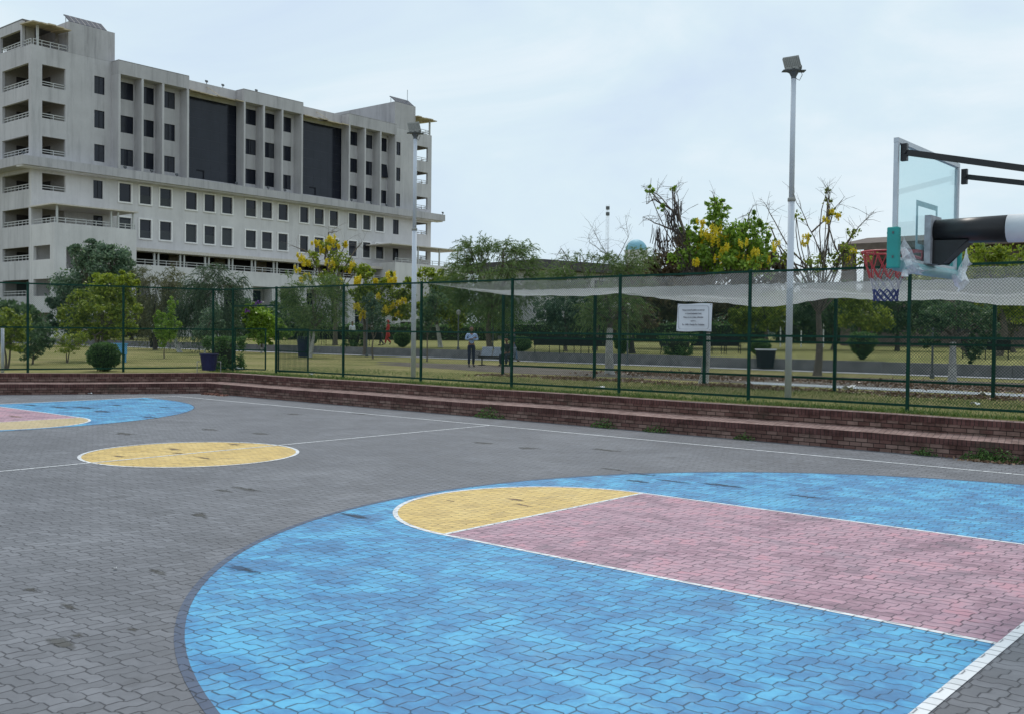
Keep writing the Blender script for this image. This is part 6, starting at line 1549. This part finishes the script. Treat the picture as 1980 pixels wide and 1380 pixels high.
person('woman in bright red clothes walking across the upper lawn', p, face_cam(p) - rad(75), 1.80, J, cl('red_tunic', (.42, .035, .028)), cl('red_trousers', (.40, .03, .03)), scarf=cl('red_headscarf', (.36, .035, .03)), skirt=True)
p = on_ground(681, 664)
person('person in a white shirt standing behind the low square clipped bush', p, face_cam(p) + rad(35), 1.72, STAND, cl('white_shirt', (.60, .64, .72)), cl('dark_trousers', (.03, .03, .04)))

# ------------------------------------------------------------------ ground cover, dry leaves, weeds and litter
def scatter(name, pts, size, mat, label=None, up_=.0, wid=.4):
    d = unit(len(pts)); d[:, 2] = np.abs(d[:, 2]) * .6 + up_; d /= np.linalg.norm(d, axis=1)[:, None]
    sz = size * (.5 + rng.random(len(pts))); P_ = pts.copy(); P_[:, 2] += sz * .35 * np.abs(d[:, 2])
    V, Fq = leaf_quads(P_, d, sz, sz * wid); o = mesh_np(name, V, Fq, mat); o['kind'] = 'stuff'; return o
n_ = 52000
x = rng.uniform(-17, 15, n_); y = 11.0 + (rng.random(n_) ** 1.3) * 6.5; dens = .5 + .5 * np.sin(x * 1.3 + np.sin(y * 2.1)) * np.sin(y * 1.7 + x * .4)
keep = rng.random(n_) < (.35 + .65 * dens) * np.where(x > -2, 1, .55); x, y = x[keep], y[keep]
scatter('grass', np.stack([x, y, np.full(len(x), LAWN)], 1), .065, M['grass'], up_=.9, wid=.14)
n_ = 9000; t = rng.random(n_); x = -17 + 32 * t; y = 11.0 + rng.random(n_) ** 2 * .5; scatter('grass', np.stack([x, y, np.full(n_, LAWN)], 1), .10, M['grass'], up_=1.0, wid=.12)
n_ = 9000; x = rng.uniform(-9, 15, n_); y = 17.75 + rng.normal(size=n_) * .45 + .25 * np.sin(x * 1.7); k_ = rng.random(n_) < (.35 + .65 * (np.sin(x * 1.1) > -.2)); scatter('dry_leaves', np.stack([x[k_], y[k_], np.full(k_.sum(), LAWN + .01)], 1), .085, M['litter'], wid=.6)
n_ = 7000; x = rng.uniform(-8, 15, n_); y = 23.5 + rng.normal(size=n_) * 1.1 + .6 * np.sin(x * .7); scatter('dry_leaves', np.stack([x, y, np.full(n_, LAWN + .015)], 1), .10, M['litter'], wid=.6)
n_ = 260; t = rng.random(n_) ** 1.5 * 2.2; w_ = rng.random(n_) * .35; pc = np.array([[CORN.x + .35 - .0, CORN.y - .25]]) + np.outer(t - .6, [BDIR.x, BDIR.y]) * -0 + np.stack([t * -.5 * 0 + t * .55, w_ * -1 + 0 * t], 1) - np.array([[.9, .0]]) * 0
scatter('dry_leaves', np.stack([pc[:, 0], pc[:, 1] + .12, np.full(n_, .012)], 1), .07, plain('reddish_dry_leaves', (.25, .12, .09), .9), wid=.6)
n_ = 160; x = rng.normal(size=n_) * .28 + 10.55; y = 9.28 - rng.random(n_) * .3; scatter('dry_leaves', np.stack([x, y, np.full(n_, .012)], 1), .06, M['litter'], wid=.6)
def weed(px, py, r, n, label, leaf='lf_hedge', size=.05):
    p = at_z(px, py, .01); 
    if p.y > SY - .05: p.y = SY - .05
    root = thing('weed', label, 'weed', p, 0, 'weeds along the foot of the brick seating')
    a = rng.random(n) * 6.28; rr = rng.random(n) ** .6 * r; P_ = np.stack([rr * np.cos(a) * 1.3, -np.abs(rr * np.sin(a)) * .6, (1 - (rr / r) ** 2) * r * .7 * rng.random(n) + .01], 1)
    V, Fq = leaf_quads(P_, unit(n), size, size * .6); mesh_np('foliage', V, Fq, M[leaf], root)
    st = MB()
    for k in range(6): q = P_[k]; st.tube([(0, 0, 0), tuple(q)], [.004, .002], 4)
    st.build('stem', M['grass'], root)
weed(1905, 886, .28, 260, 'dark leafy weed at the wall foot beside a heap of dry leaves'); weed(1940, 888, .34, 320, 'leafy weed at the wall foot nearest the right edge')
weed(958, 806, .40, 260, 'green weed at the wall foot right of the halfway line end'); weed(1185, 824, .30, 160, 'low weed in the shade of the wall below the notice sign'); weed(1280, 833, .26, 140, 'small weed at the wall foot right of the notice sign'); weed(1790, 879, .2, 120, 'small weed at the wall foot below the nearest fence post'); weed(1450, 848, .2, 90, 'tiny weed at the wall foot left of the tall floodlight pole')
def litter(px, py, z, s, label):
    p = at_z(px, py, z); mb = MB(); R_ = random.Random(px)
    q = [[(-.5 + i / 3 + R_.uniform(-.1, .1), -.4 + j / 3 + R_.uniform(-.1, .1), R_.uniform(0, .5)) for i in range(4)] for j in range(4)]
    for j in range(3):
        for i in range(3): mb.face([tuple(c * s for c in v) for v in (q[j][i], q[j][i+1], q[j+1][i+1], q[j+1][i])])
    o = mb.build('paper_scrap', M['paper']); o.location = p + Vector((0, 0, .01)); tag(o, label, 'litter', 'scraps of white litter')
litter(600, 727, LAWN, .22, 'crumpled white scrap on the wall top left of the near floodlight pole'); litter(1158, 753, LAWN, .22, 'torn white scrap in the grass left of a fence post'); litter(460, 715, LAWN, .3, 'white scrap at the foot of the open gate'); litter(1640, 754, LAWN, .3, 'white scrap on the leaves below the second fence'); litter(1905, 766, LAWN, .3, 'white scrap by the foot of the second fence right of the hoop'); litter(223, 1101, 0, .035, 'tiny white scrap on the grey paving'); litter(172, 762, 0, .12, 'white scrap at the foot of the back wall'); litter(472, 762, 0, .12, 'white scrap below the wall near the court corner')
litter(1200, 736, LAWN, .12, 'small white scrap by the second fence'); litter(1886, 784, LAWN, .18, 'pale scrap in the grass behind the nearest fence bay')
